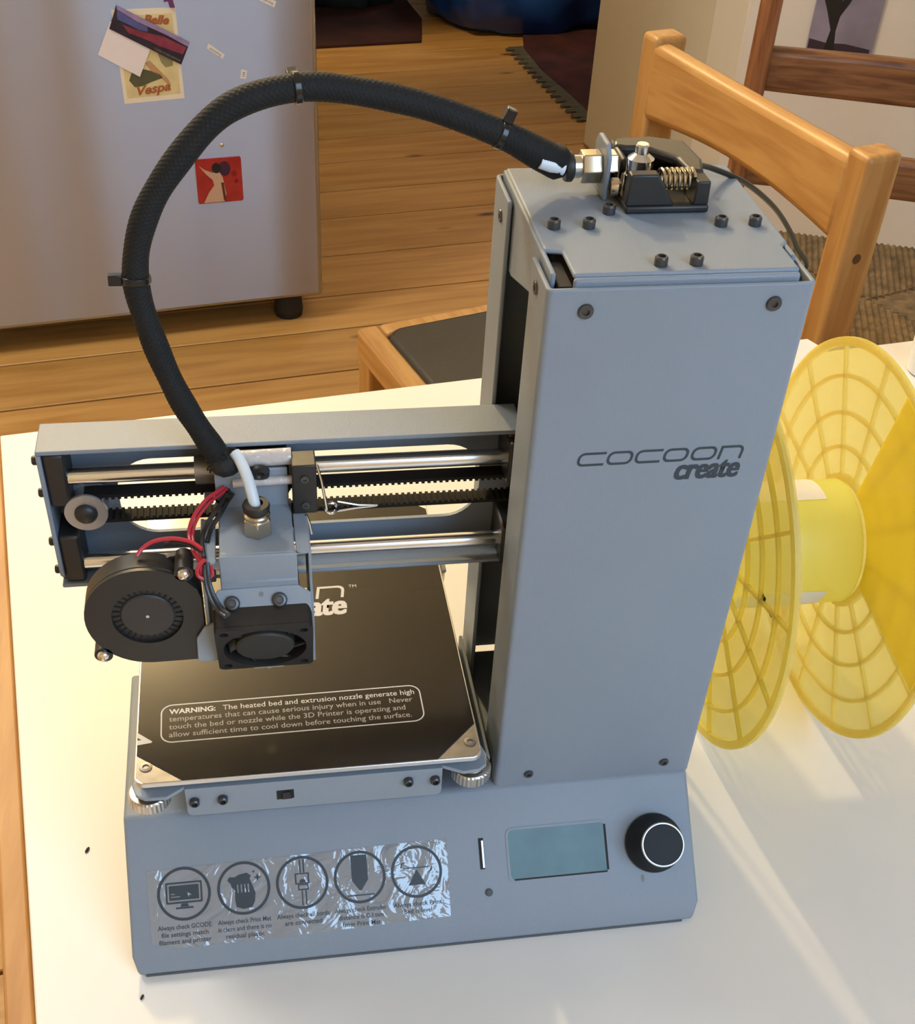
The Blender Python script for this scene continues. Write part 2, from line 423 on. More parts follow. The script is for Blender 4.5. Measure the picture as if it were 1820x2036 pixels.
# sticker
FILM = bpy.data.materials.new('clear_film'); FILM.use_nodes = True; nt = FILM.node_tree; b = nt.nodes['Principled BSDF']
b.inputs['Base Color'].default_value = (0.235, 0.275, 0.325, 1); b.inputs['Roughness'].default_value = 0.09; b.inputs['Specular IOR Level'].default_value = 0.8
b.inputs['Coat Weight'].default_value = 1.0; b.inputs['Coat Roughness'].default_value = 0.06
tc = nt.nodes.new('ShaderNodeTexCoord'); n1 = nt.nodes.new('ShaderNodeTexNoise'); n1.inputs['Scale'].default_value = 75; n1.inputs['Detail'].default_value = 3; n1.inputs['Distortion'].default_value = 1.2
vo = nt.nodes.new('ShaderNodeTexVoronoi'); vo.inputs['Scale'].default_value = 60; vo.feature = 'SMOOTH_F1'
adn = nt.nodes.new('ShaderNodeMath'); adn.operation = 'ADD'
nt.links.new(tc.outputs['Object'], n1.inputs['Vector']); nt.links.new(tc.outputs['Object'], vo.inputs['Vector'])
nt.links.new(n1.outputs['Fac'], adn.inputs[0]); nt.links.new(vo.outputs['Distance'], adn.inputs[1])
bp = nt.nodes.new('ShaderNodeBump'); bp.inputs['Strength'].default_value = 0.7; bp.inputs['Distance'].default_value = 0.0020
nt.links.new(adn.outputs[0], bp.inputs['Height']); nt.links.new(bp.outputs[0], b.inputs['Normal']); nt.links.new(bp.outputs[0], b.inputs['Coat Normal'])
me = flat([[(8.4, -21.2), (126.6, -19.0), (126.0, -49.6), (60, -51.2), (18, -51.6), (9.0, -49.0)]], PF, 0.12)
stk = obj('instruction_sticker', me, FILM, pr, label='wrinkled clear film sticker with five round pictograms')
PFs = PF @ Matrix.Translation((0, 0, 0.16))
def icon(name, loops): obj(name, flat(loops, PFs, 0.06), PRINTD, stk)
def rot2(pts, a, cx=0, cy=0):
    c, s = math.cos(a), math.sin(a); return [(cx + x * c - y * s, cy + x * s + y * c) for x, y in pts]
cxs = (22.4, 45.4, 68.2, 90.9, 113.6); cy = -31.0
lines = (('Always check GCODE', 'file settings match', 'filament and printer'), ('Always check Print Mat', 'is clean and there is no', 'residual plastic'),
         ('Always check all cords', 'are connected'), ('Always check Extruder', 'distance is 0.1mm', 'from Print Mat'), ('Always check Print', 'Bed is level'))
for i, cx in enumerate(cxs):
    loops = [circle(cx, cy, 10.3, 48), circle(cx, cy, 9.2, 48)]; groups = []
    sh = lambda pts: [(cx + x, cy + y) for x, y in pts]
    if i == 0:
        groups = [[rrect(cx - 7, cy - 3.6, cx + 7, cy + 4.6, 0.5), rrect(cx - 6.3, cy - 2.9, cx + 6.3, cy + 3.9, 0.3)],
                  [rrect(cx - 5.7, cy - 2.3, cx + 5.7, cy + 3.3, 0.2), rrect(cx - 5, cy - 1.2, cx - 1.5, cy - 0.8, 0.1), rrect(cx - 5, cy - 0.1, cx - 3.5, cy + 0.3, 0.1), sh([(1.2, 0.6), (3.0, -0.6), (2.0, -0.7), (1.6, -1.5)])],
                  [sh([(-1.2, -3.7), (1.2, -3.7), (1.6, -4.9), (-1.6, -4.9)])], [rrect(cx - 3.4, cy - 5.7, cx + 3.4, cy - 5.0, 0.2)]]
    elif i == 1:
        cloth = [(-6.2, 3.4), (-5.4, 4.6), (-3.4, 4.4), (-1.8, 5.2), (1.4, 5.8), (3.0, 4.6), (2.4, 3.4), (3.4, 1.0), (4.4, -2.2), (4.0, -5.4), (2.8, -7.6), (-0.6, -8.0), (-3.2, -7.0), (-3.6, -4.0), (-3.4, -0.6), (-4.6, 0.6), (-5.0, 2.0)]
        fing = [[(x, 1.4), (x + 0.5, 1.6), (x + 0.6, -1.6), (x + 0.1, -1.8)] for x in (-2.6, -1.2, 0.2, 1.5)]
        star = [(5.5, 5.3), (5.9, 4.1), (7.0, 3.7), (5.9, 3.3), (5.5, 2.1), (5.1, 3.3), (4.0, 3.7), (5.1, 4.1)]
        groups = [[sh(cloth)] + [sh(f) for f in fing], [sh(star)], [sh([(4.1 + (x - 5.5) * .45, 6.0 + (y - 3.7) * .45) for x, y in star])]]
    elif i == 2:
        for a_, b_, c_, d_ in ((-0.9, 3.8, -0.3, 8.9), (0.5, 3.8, 1.1, 8.9), (-0.5, -8.9, -0.0, -3.1), (1.0, -8.9, 1.5, -3.1)): groups.append([sh([(a_, b_), (c_, b_), (c_, d_), (a_, d_)])])
        groups += [[rrect(cx - 2.8, cy - 0.6, cx + 2.8, cy + 3.7, 0.2), rrect(cx - 2.2, cy - 0.1, cx + 2.2, cy + 3.2, 0.2)], [rrect(cx - 1.8, cy - 3.0, cx + 2.4, cy - 0.7, 0.2), rrect(cx - 1.3, cy - 2.5, cx + 1.9, cy - 1.1, 0.2)],
                   [sh([(-1.1, 0.0), (1.3, 0.0), (1.2, 0.8), (0.6, 1.3), (-0.4, 1.3), (-1.0, 0.8)])]]
    elif i == 3:
        groups = [[sh([(-3.2, 8.6), (3.2, 8.6), (3.2, -1.2), (0.4, -5.2), (-0.4, -5.2), (-3.2, -1.2)])], [rrect(cx - 5.4, cy - 7.3, cx + 5.4, cy - 6.8, 0.2)]]
    else:
        groups = [[sh([(-3.6, -5.2), (3.4, -5.2), (0, 0.9)])], [rrect(cx - 5.2, cy + 1.4, cx + 5.2, cy + 1.8, 0.15)],
                  [sh([(-6.4, 1.8), (-5.9, 1.8), (-5.5, 3.2), (-4.6, 3.9), (-4.8, 4.2), (-6.0, 3.4)])], [sh([(6.4, 1.4), (5.9, 1.4), (5.5, 0.2), (4.6, -0.4), (4.8, -0.8), (6.0, 0)])]]
    icon('pictogram', loops[:2])
    for grp in groups: icon('pictogram', grp)
    for k, ln in enumerate(lines[i]):
        me = text_mesh(ln, PFs @ Matrix.Translation((cx - 0.5, cy - 13.3 - k * 2.75, 0)), height=1.75, align='CENTER', bold=0.012)
        wsc = [v.co.x for v in me.vertices]; wd_ = max(wsc) - min(wsc)
        me.transform(Matrix.Translation((cx, 0, 0)) @ Matrix.Diagonal((min(1, 20.5 / wd_), 1, 1, 1)) @ Matrix.Translation((-cx, 0, 0)))
        obj('caption', me, PRINTD, stk)
# small scuff beside the knob
obj('paint_chip', flat([circle(205.9, -42.2, 0.8, 12, 1.6)], PF, 0.03), mat('chip', (0.22, 0.22, 0.22), 0.7), pr)

# --- tower covers (folded sheet, 1.6 mm)
def fold(pts, t):
    """offset an open polyline (x,y) by t to its left to make a sheet outline."""
    P = [Vector((p[0], p[1], 0)) for p in pts]; off = []
    for i in range(len(P)):
        d1 = (P[i] - P[i - 1]).normalized() if i else (P[1] - P[0]).normalized()
        d2 = (P[i + 1] - P[i]).normalized() if i < len(P) - 1 else d1
        n1 = Vector((-d1.y, d1.x, 0)); n2 = Vector((-d2.y, d2.x, 0)); b_ = (n1 + n2).normalized()
        off.append(P[i] + b_ * (t / max(0.3, b_.dot(n1))))
    return [(p.x, p.y) for p in P] + [(p.x, p.y) for p in off[::-1]]
rad = 2.2
def arc(cx, cy, r, a0, a1, n=5): return [(cx + r * math.cos(R(a0 + (a1 - a0) * k / n)), cy + r * math.sin(R(a0 + (a1 - a0) * k / n))) for k in range(n + 1)]
line = [(TX, 22)] + arc(TX + rad, rad, rad, 180, 270) + arc(BW - rad, rad, rad, 270, 360) + [(BW, 22)]
bm = new_bm(); prism(bm, fold(line, 1.6), XY, ZR - 0.8, TH_)
cov = obj('front_cover', bm, GREY, pr, bevel=0.5)
line = [(BW, 61)] + arc(BW - rad, TD - rad, rad, 0, 90) + arc(TX + rad, TD - rad, rad, 90, 180) + [(TX, 61)]
bm = new_bm(); prism(bm, fold(line, 1.6), XY, ZR + 0.2, TH_)
rcov = obj('rear_cover', bm, GREY, pr, bevel=0.5)
# black filler box, added so the tower opening looks deep in shade
bm = new_bm(); box(bm, 163, BW - 2.4, 6, 76, ZR + 0.2, TH_ - 8); obj('shade_filler', bm, MATTE, pr)
# top plate with folded edges and corner notches
tp = [(TX + 3.2, 20)] + [(TX + 3.2, 82), (BW - 2.2, 82), (BW - 2.2, 20), (BW - 8.5, 19), (BW - 4.4, 13.5), (BW - 4.4, 2.2), (TX + 8.4, 2.2), (TX + 8.4, 16.5), (TX + 7.5, 17.5)]
bm = new_bm()
prism(bm, [(TX + 3.0, 21), (TX + 3.0, 82), (BW - 2.0, 82), (BW - 2.0, 22), (BW - 4.6, 19.5), (BW - 4.6, 4.0), (TX + 8.4, 4.0), (TX + 8.4, 19.5)], XY, 263.6, 265.4)
top = obj('top_plate', bm, GREY, pr, bevel=1.3, seg=3)
bm = new_bm(); box(bm, TX + 8.4, BW - 4.6, 2.2, 4.4, 252, 264.6); obj('front_fold', bm, GREY, top, bevel=1.2, seg=3)
bm = new_bm(); prism(bm, [(6, 264.8), (82, 264.8), (82, 238), (58, 238), (23, 248.5), (6, 248.5)], YZ, TX + 2.2, TX + 3.8); obj('side_fold', bm, GREY, top, bevel=0.6)
bm = new_bm(); box(bm, BW - 3.6, BW - 2.0, 14, 82, 250, 264.8); obj('side_fold', bm, GREY, top, bevel=0.6)
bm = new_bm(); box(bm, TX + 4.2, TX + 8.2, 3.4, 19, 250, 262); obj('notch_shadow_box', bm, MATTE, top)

def flat_screw(o, d, r, parent, m=None):
    bm = new_bm(); lathe(bm, o, d, [(r, -0.4), (r, 0.35), (r * 0.92, 0.7), (r * 0.45, 0.75), (r * 0.4, 0.1), (0, 0.1)], 20)
    return obj('screw', bm, m or SCREW, parent, smooth=True)
def cap_screw(o, d, parent, r=2.0, h=3.0, m=None, name='screw'):
    bm = new_bm(); lathe(bm, o, d, [(0, -0.3), (r, -0.3), (r, h - 0.5), (r - 0.4, h), (r * 0.6, h), (r * 0.52, h - 1.3), (0, h - 1.3)], 18)
    return obj(name, bm, m or SCREW, parent, smooth=True)
for x, z in ((159.9, 255.7), (217.6, 256.3), (161.5, 50.5), (218.2, 50.8)):
    flat_screw((x, -0.1, z), (0, -1, 0), 2.4 if z > 100 else 1.9, cov)
flat_screw((TX + 0.1, 13, 257), (-1, 0, 0), 2.2, cov); flat_screw((TX + 0.1, 70, 254), (-1, 0, 0), 2.2, rcov)
for x, y in ((156.9, 35), (167.9, 34.8), (176.8, 44.7), (210.3, 34.2), (221.3, 34.0), (183.4, 8.4), (194.3, 8.4), (165, 79)):
    cap_screw((x, y, 265.4), (0, 0, 1), top, 2.05, 2.9)

# --- tower lettering
def letter_c(x0, x1, h, s):
    r = h * 0.42; ri = max(0.2, r - s)
    out = [(x1, h), (x0 + r, h)] + [(x0 + r + r * math.cos(R(a)), h - r + r * math.sin(R(a))) for a in range(105, 181, 15)] + \
          [(x0 + r + r * math.cos(R(a)), r + r * math.sin(R(a))) for a in range(180, 271, 15)] + [(x1, 0), (x1, s), (x0 + r, s)] + \
          [(x0 + r + ri * math.cos(R(a)), r + ri * math.sin(R(a))) for a in range(255, 179, -15)] + \
          [(x0 + r + ri * math.cos(R(a)), h - r + ri * math.sin(R(a))) for a in range(180, 89, -15)] + [(x1, h - s)]
    return [out]
def letter_o(x0, x1, h, s): return [rrect(x0, 0, x1, h, h * 0.42), rrect(x0 + s, s, x1 - s, h - s, h * 0.42 - s * 0.8)]
def letter_n(x0, x1, h, s):
    r = h * 0.42; ri = r - s * 0.8
    return [[(x0, 0), (x0, h)] + [(x1 - r + r * math.cos(R(a)), h - r + r * math.sin(R(a))) for a in range(90, -1, -15)] + [(x1, 0), (x1 - s, 0)] +
            [(x1 - s - ri + ri * math.cos(R(a)), h - s - ri + ri * math.sin(R(a))) for a in range(0, 91, 15)] + [(x0 + s, h - s), (x0 + s, 0)]]
def brand(M, k, m, parent, slant=0.16, tm=False):
    hh, s = 5.2, 0.85
    spans = (('c', 0, 9.1), ('o', 9.8, 18.4), ('c', 19.2, 28.0), ('o', 28.7, 37.1), ('o', 38.1, 46.6), ('n', 47.6, 55.7))
    Sh = Matrix.Identity(4); Sh[0][1] = slant
    for ch, a, b_ in spans:
        lp = {'c': letter_c, 'o': letter_o, 'n': letter_n}[ch](a, b_, hh, s)
        obj('letter', flat(lp, M @ Matrix.Diagonal((k, k, 1, 1)) @ Sh, 0.06), m, parent)
    jb = bmesh.new()
    for q, dx_ in enumerate((-0.28, 0.0, 0.28)):
        me = text_mesh('create', M @ Matrix.Translation(((56.0 + dx_) * k, -7.1 * k, 0)), width=21.8 * k, height=6.9 * k, shear=0.2, bold=0.018, align='RIGHT', th=0.06 + q * 0.004); jb.from_mesh(me); bpy.data.meshes.remove(me)
    obj('lettering', jb, m, parent)
    if tm: obj('lettering', text_mesh('TM', M @ Matrix.Translation((57.6 * k, 4.0 * k, 0)), width=2.2 * k, height=1.2 * k, th=0.06), m, parent)
brand(frame((163.3, -0.05, 200.4), (1, 0.0, 0.004), (0, 0, 1)), 1.0, PRINTD, cov)

# --- bed carriage below the bed
bm = new_bm()
prism(bm, [(x, z) for x, z in rrect(26.4, 50.4, 124.8, 80, 2.5)], XZ, 5.0, 6.6)
for v in bm.verts: v.co.z = min(v.co.z, 66.0)
lip = obj('carriage_lip', bm, GREY2, pr, bevel=0.4)
bm = new_bm()
prism(bm, [(6.8, -2), (8.5, -7.5), (12, -9.6), (20, -9.8), (26.5, -5.4), (124.6, -5.4), (132.5, -9.4), (139, -8.8), (142, -6.5), (143, -1), (141, 6), (124.5, 12), (124.5, 105), (144, 112), (144, 124), (6, 124), (6, 112), (26, 105), (26, 12), (8, 6)], XY, 64.4, 66.0)
car = obj('bed_carriage', bm, GREY2, pr, bevel=0.4)
for x, z in ((29.6, 59.2), (40.2, 59.4), (111.5, 60.6), (122.0, 60.2)): cap_screw((x, -6.6, z), (0, -1, 0), lip, 1.9, 2.4)
me = flat([[(60.6, 55.8), (67.2, 56.0), (67.2, 61.0), (60.6, 60.8)]], frame((0, -6.65, 0), (1, 0, 0), (0, 0, 1)), 0.1); obj('slot', me, MATTE, lip)
bm = new_bm(); prism(bm, [(62.6, 56.2), (66.2, 56.3), (65.8, 60.2), (63.0, 60.1)], XZ, 6.7, 7.3); obj('belt_clip', bm, BLACK, lip)
# bed guide rods and rear cross plate on the base
for x in (52, 98):
    bm = new_bm(); cyl(bm, (x, -2, 56), (x, 120, 56), 3, 14); obj('bed_rod', bm, STEEL, pr, smooth=True)
for x in (52, 98):
    for y in (4, 74):
        bm = new_bm(); box(bm, x - 6, x + 6, y - 4, y + 4, ZR + 0.3, 59.5); obj('rod_holder', bm, BLACK, pr, bevel=0.6)
for x in (52, 98):
    bm = new_bm(); box(bm, x - 7, x + 7, 20, 44, 52, 64.3); obj('bearing_block', bm, BLACK, pr, bevel=0.6)
bm = new_bm(); box(bm, 144.6, 146.0, 4, 76, ZR + 0.3, 58); obj('guide_strip', bm, GREY, pr, bevel=0.3)
bm = new_bm(); box(bm, 139.5, 144.4, 16, 76, ZR + 0.3, 50); obj('cable_channel', bm, BLACK, pr, bevel=0.6)
# the bed plate
BX0, BX1, BY0, BY1, BZ = 9.0, 139.4, -10.9, 158.0, 76.0
bm = new_bm(); prism(bm, rrect(BX0, BY0, BX1, BY1, 4.0), XY, BZ - 2.6, BZ - 0.3); bed = obj('heated_bed', bm, ALU, pr, bevel=0.35, label='aluminium plate with a glossy black printed mat')
bm = new_bm(); prism(bm, [(BX0 + 0.7, 3.4), (BX0 + 17.5, BY0 + 0.6), (BX1 - 17.5, BY0 + 0.6), (BX1 - 0.7, 6.5), (BX1 - 0.7, BY1 - 12), (BX1 - 14, BY1 - 0.6), (BX0 + 14, BY1 - 0.6), (BX0 + 0.7, BY1 - 12)], XY, BZ - 0.3, BZ)
mat_ = obj('bed_mat', bm, BED, bed, label='glossy black adhesive mat')
for cx_, cy_, pts in ((13.2, -2.7, [(BX0 + 0.6, 3.2), (BX0 + 17.2, BY0 + 0.5), (BX0 + 3.5, BY0 + 0.5), (BX0 + 0.6, BY0 + 3.5)]), (135.5, -3.0, [(BX1 - 0.6, 6.2), (BX1 - 17.2, BY0 + 0.5), (BX1 - 3.5, BY0 + 0.5), (BX1 - 0.6, BY0 + 3.5)])):
    bm = new_bm(); prism(bm, pts, XY, BZ - 0.3, BZ - 0.2); obj('bare_corner', bm, ALU_DIRTY, bed, label='scuffed bare metal corner')
    bm = new_bm(); lathe(bm, (cx_, cy_, BZ - 0.2), (0, 0, 1), [(2.4, 0), (2.3, 0.35), (1.2, 0.45), (1.0, -0.1), (0, -0.1)], 18); obj('bed_screw', bm, mat('screw_worn', (0.22, 0.21, 0.20), 0.4, metal=0.7), bed, smooth=True)
BM = frame((0, 0, BZ), (1, 0.012, 0), (0, 1, 0))
# warning frame and words
obj('warning_frame', flat([rrect(18.4, 8.3, 120.3, 28.4, 4.6, 8), rrect(18.9, 8.8, 119.8, 27.9, 4.1, 8)], BM, 0.04), PRINTW, mat_)
o_ = obj('lettering', text_mesh('WARNING:', BM @ Matrix.Translation((21.6, 23.3, 0)), width=17.8, height=2.6, bold=0.03), PRINTW, mat_)
GREYP = mat('grey_print', (0.36, 0.345, 0.33), 0.5)
for t, x, y, wid, h in (('The heated bed and extrusion nozzle generate high', 42.2, 23.3, 75.6, 2.6), ('temperatures that can cause serious injury when in use   Never', 21.6, 19.3, 95.0, 2.6),
                        ('touch the bed or nozzle while the 3D Printer is operating and', 21.6, 15.2, 91.6, 2.6), ('allow sufficient time to cool down before touching the surface.', 21.6, 11.1, 93.6, 2.6)):
    obj('lettering', text_mesh(t, BM @ Matrix.Translation((x, y, 0)), width=wid, height=h, bold=0.004), PRINTW if y > 22 else GREYP, mat_)
brand(frame((11.0, 85.2, BZ), (1, 0.012, 0), (0, 1, 0)), 1.5, PRINTW, mat_, tm=True)
obj('warning_triangle', flat([[(BX0 + 0.6, 15.0), (BX0 + 0.6, 8.4), (15.0, 9.1), (15.4, 9.7)], [(BX0 + 0.7, 10.8), (11.4, 10.9), (BX0 + 0.7, 12.4)]], BM, 0.04), PRINTW, mat_)
# springs and thumb nuts under the front corners, plus the rear ones
for x, y in ((12.8, -2.2), (136.9, -2.4), (12.8, 118), (136.4, 118)):
    bm = new_bm(); pts = []
    for k in range(0, 6 * 12 + 1):
        a = 2 * PI * k / 12; pts.append((x + 2.6 * math.cos(a), y + 2.6 * math.sin(a), 66.4 + 6.7 * k / 72))
    tube(bm, pts, 0.38, 6); obj('spring', bm, NICKEL, car, smooth=True)
    bm = new_bm(); cyl(bm, (x, y, 50), (x, y, 73.3), 1.5, 12); obj('bed_bolt', bm, SCREW, car, smooth=True)
    bm = new_bm(); seg = 60; M = axis_frame((x, y, 0), (0, 0, 1)); rings = []
    prof_ = [(3.0, 64.3), (5.2, 64.2), (5.4, 62.6), (7.2, 62.2), (8.0, 61.6), (8.0, 57.2), (7.5, 56.6)]
    for r_, h_ in prof_:
        rings.append([bm.verts.new(Vector((x + (r_ - (0.25 if (i % 2 and 7.9 < r_) else 0)) * math.cos(2 * PI * i / seg), y + (r_ - (0.25 if (i % 2 and 7.9 < r_) else 0)) * math.sin(2 * PI * i / seg), h_))) for i in range(seg)])
    for a_, b_ in zip(rings, rings[1:]):
        for i in range(seg): bm.faces.new((a_[i], a_[(i + 1) % seg], b_[(i + 1) % seg], b_[i]))
    bm.faces.new(rings[0]); bm.faces.new(rings[-1][::-1])
    obj('thumb_nut', bm, KNURL, car, label='knurled bed levelling thumb nut')

# --- X gantry
GX0, GX1, GY0, GY1, GZ0, GZ1 = -12.0, 156.0, 42.0, 60.0, 127.5, 187.2
bm = new_bm()
# channel: top flange, bottom flange; back plate is separate with the slot
box(bm, GX0, GX1, GY0, GY1, GZ1 - 1.6, GZ1)
beam = obj('gantry_beam', bm, GREY, pr, bevel=0.5)
bm = new_bm(); box(bm, GX0, GX1 - 3, GY0, GY1, GZ0, GZ0 + 1.6); obj('lower_flange', bm, GREY, beam, bevel=0.5)
slot_ = [(x, z) for x, z in rrect(11.0, 138.4, 144.6, 171.6, 13.0, 8)]
bx = frame((0, GY1, 0), (1, 0, 0), (0, 0, 1))
me = flat([[(GX0, GZ0 + 1.7), (GX1, GZ0 + 1.7), (GX1, GZ1 - 1.7), (GX0, GZ1 - 1.7)], slot_], bx, 1.6); obj('back_plate', me, GREY, beam)
bm = new_bm(); prism(bm, [(GY0, GZ1 - 1.7), (GY1 - 1.7, GZ1 - 1.7), (GY1 - 1.7, GZ0 + 1.7), (GY0 + 4, GZ0 + 1.7), (GY0, GZ0 + 6)], YZ, GX0, GX0 + 1.6); cap = obj('end_plate', bm, GREY, beam, bevel=0.3)
for z0, z1, zr_ in ((163.5, 185.3, 174.0), (129.5, 150.5, 136.2)):
    bm = new_bm(); box(bm, GX0 + 1.7, GX0 + 9.0, 42.6, 58.2, z0, z1); obj('rod_bracket', bm, BLACK, beam, bevel=1.2)
for z in (181.5, 168.0, 146.5, 133.5): cap_screw((GX0 - 0.1, 46, z), (-1, 0, 0), beam, 1.7, 2.0, BLACK)
for z in (174.0, 136.2):
    bm = new_bm(); cyl(bm, (GX0 + 7, 46.5, z), (157, 46.5, z - 0.4), 3.0, 24); obj('guide_rod', bm, STEEL, pr, smooth=True, label='polished steel rod')
# right-hand Z slide block inside the tower opening
bm = new_bm(); box(bm, 150.5, 162, 38, 58.3, 166, 184); box(bm, 150.5, 162, 38, 58.3, 129.5, 146); obj('slide_block', bm, BLACK, pr, bevel=1)
# idler pulley and belt
py_, pz_ = 47, 157.6
bm = new_bm(); lathe(bm, (1.2, 42.2, 160.9), (0, 1, 0), [(2.4, -0.2), (7.4, -0.2), (7.6, 0.4), (7.4, 1.2), (5.6, 1.4), (5.6, 8.6), (7.4, 8.8), (7.6, 9.6), (7.4, 10.2), (2.4, 10.2)], 40)
pul = obj('idler_pulley', bm, mat('pulley_grey', (0.45, 0.45, 0.45), 0.35, metal=0.7), pr, smooth=True)
bm = new_bm(); lathe(bm, (1.2, 42.2, 160.9), (0, -1, 0), [(0, -14), (3.0, -14), (4.0, 0.3), (3.8, 1.2), (2.8, 2.2), (0, 2.7)], 24); obj('pulley_bolt', bm, BLACK, pul, smooth=True)
bm = new_bm()
def belt(bm, z, teeth, x0, x1):
    box(bm, x0, x1, 44.2, 50.2, z - 0.6, z + 0.6)
    x = x0 + 0.5
    while x < x1:
        box(bm, x, x + 1.1, 44.2, 50.2, z + (0.6 if teeth > 0 else -1.4), z + (1.4 if teeth > 0 else -0.6)); x += 2.2
belt(bm, 166.2, -1, 1, 158); belt(bm, 155.4, 1, 1, 158)
obj('drive_belt', bm, mat('belt_rubber', (0.012, 0.011, 0.010), 0.7, spec=0.2), pr, label='black toothed rubber belt')
# belt tension spring
bm = new_bm()
pts = [(87 + 2.2 * math.cos(2 * PI * k / 14), 42.6 - 0.12 * k / 14 * 3, 157.6 + 2.2 * math.sin(2 * PI * k / 14)) for k in range(0, 43)]
pts += [(89.5, 42.4, 160.0), (97, 42.3, 158.0), (104, 42.3, 157.4)]
tube(bm, pts, 0.45, 6); tube(bm, [(104, 42.3, 157.4), (96, 42.2, 156.9), (88, 42.4, 155.6)], 0.4, 6)
obj('belt_spring', bm, CHROME, pr, smooth=True, label='bright wire torsion spring on the belt')
# lower flange grease bead and upper right clutter
bm = new_bm(); box(bm, 151, 154, 43, 46, 178, 185.5); obj('wire_clip', bm, mat('rusty_brown', (0.10, 0.035, 0.02), 0.6), pr, bevel=0.6)

# --- carriage
cg = new_bm()
box(cg, 47.2, 72.4, 8.2, 36.0, 164.2, 165.6)                      # top face
carr = obj('print_head', cg, GREY2, pr, bevel=0.7, label='folded light grey print head bracket')
bm = new_bm(); box(bm, 46.9, 71.9, 35.0, 36.4, 150, 181); obj('head_back_plate', bm, GREY2, carr, bevel=0.5)
bm = new_bm(); prism(bm, [(7.4, 165.5), (8.6, 165.5), (7.6, 154.2), (4.4, 152.9), (4.2, 153.9), (6.6, 155.0)], YZ, 46.9, 73.0); obj('head_front_lip', bm, GREY2, carr, bevel=0.5)
bm = new_bm(); prism(bm, rrect(72.8, 9.0, 77.6, 31.5, 1.6), XY, 163.6, 164.6); obj('head_wing', bm, GREY2, carr, bevel=0.3)
bm = new_bm(); prism(bm, [(32, 164.4), (9, 164.4), (9, 152), (2.2, 146), (5.0, 117.5), (12, 116), (32, 124)], YZ, 76.8, 77.9); obj('side_panel', bm, GREY2, carr, bevel=0.3)
bm = new_bm(); prism(bm, [(32, 163.5), (6, 163.5), (4.5, 152), (4.0, 146), (7.5, 118), (14, 116), (32, 122)], YZ, 41.0, 42.2); obj('side_panel', bm, GREY2, carr, bevel=0.3)
bm = new_bm(); prism(bm, rrect(41.0, 7.0, 46.0, 31.5, 1.6), XY, 162.6, 163.6); obj('head_wing', bm, GREY2, carr, bevel=0.3)
# heat-sink block inside
bm = new_bm()
for k in range(6): box(bm, 47, 73.5, 9.5, 33, 121 + k * 5, 123.6 + k * 5)
box(bm, 54, 66, 12, 30, 112, 150); obj('heat_sink', bm, ALU_DIRTY, carr)
bm = new_bm(); box(bm, 53, 69, 15.0, 29, 104, 112.5); obj('heater_block', bm, mat('heater_wrap', (0.72, 0.68, 0.62), 0.6), carr, bevel=3.0, seg=3, label='pale insulated heater block')
bm = new_bm(); lathe(bm, (61, 22, 104), (0, 0, -1), [(0, 0), (3.4, 0), (3.4, 2.4), (0.8, 5), (0, 5)], 16); obj('nozzle', bm, BRASS, carr, smooth=True)
# fan plate with cut corners, sloped to face the viewer
FPm = frame((0, 4.4, 154.0), (1, 0, 0), (0, 4.4, 5.2))
pl = [(46.0, 0), (72.8, 0.2), (77.0, -2.6), (77.0, -9.5), (66, -9.4), (62, -8.0), (54, -8.2), (52, -9.4), (47.5, -9.6), (43.8, -2.6)]
bm = new_bm(); prism(bm, pl, FPm, -0.6, 0.6); fpl = obj('fan_plate', bm, GREY2, carr, bevel=0.25)
for x, t in ((50.4, -4.9), (66.3, -4.6)):
    n_ = FPm.to_3x3() @ Vector((0, 0, 1)); bm = new_bm(); lathe(bm, FPm @ Vector((x, t, 0.6)), n_, [(0, -0.2), (2.6, -0.2), (2.6, 1.0), (2.1, 1.8), (1.3, 1.9), (1.1, 0.9), (0, 0.9)], 24); obj('screw', bm, SCREW, fpl, smooth=True)
bm = new_bm(); lathe(bm, FPm @ Vector((60.2, -2.3, 0.55)), FPm.to_3x3() @ Vector((0, 0, 1)), [(0.9, 0), (0.9, 0.1), (0, 0.1)], 14); obj('rivet', bm, mat('dull_grey', (0.2, 0.21, 0.22), 0.6), fpl)
# 30 mm fan, tilted to face down-forward
fa = R(22.0); up = Vector((0, -math.sin(fa), math.cos(fa))); fo = Vector((0, -8.2, 146.2)) - up * 15.5 + Vector((60.3, 0, 0))
FM = frame(fo, (1, 0, 0), up)        # z axis = x cross up = points forward/down? (normal)
nrm = FM.to_3x3() @ Vector((0, 0, 1))
sgn = 1 if nrm.y < 0 else -1
if sgn < 0: FM = FM @ Matrix.Diagonal((1, 1, -1, 1))
fanf = [rrect(-16.6, -15.6, 16.6, 15.6, 2.2), circle(0, 0, 14.3, 48)] + [circle(a, b_, 1.5, 14) for a in (-13.4, 13.4) for b_ in (-12.7, 12.7)]
me = flat(fanf, FM @ Matrix.Translation((0, 0, -1.6)), 1.6); fan = obj('hotend_fan', me, BLACK, carr, label='square black axial fan facing down')
me = flat([rrect(-16.6, -15.6, 16.6, 15.6, 2.2), circle(0, 0, 14.5, 48)], FM @ Matrix.Translation((0, 0, -9.0)), 7.3); obj('fan_housing', me, BLACK, fan)
bm = new_bm(); lathe(bm, FM @ Vector((0, 0, -7.8)), nrm * sgn, [(0, 0), (10.2, 0), (10.2, 6.8), (9.6, 7.5), (0, 7.6)], 40); obj('fan_hub', bm, mat('fan_hub_grey', (0.03, 0.032, 0.03), 0.5), fan, smooth=True)
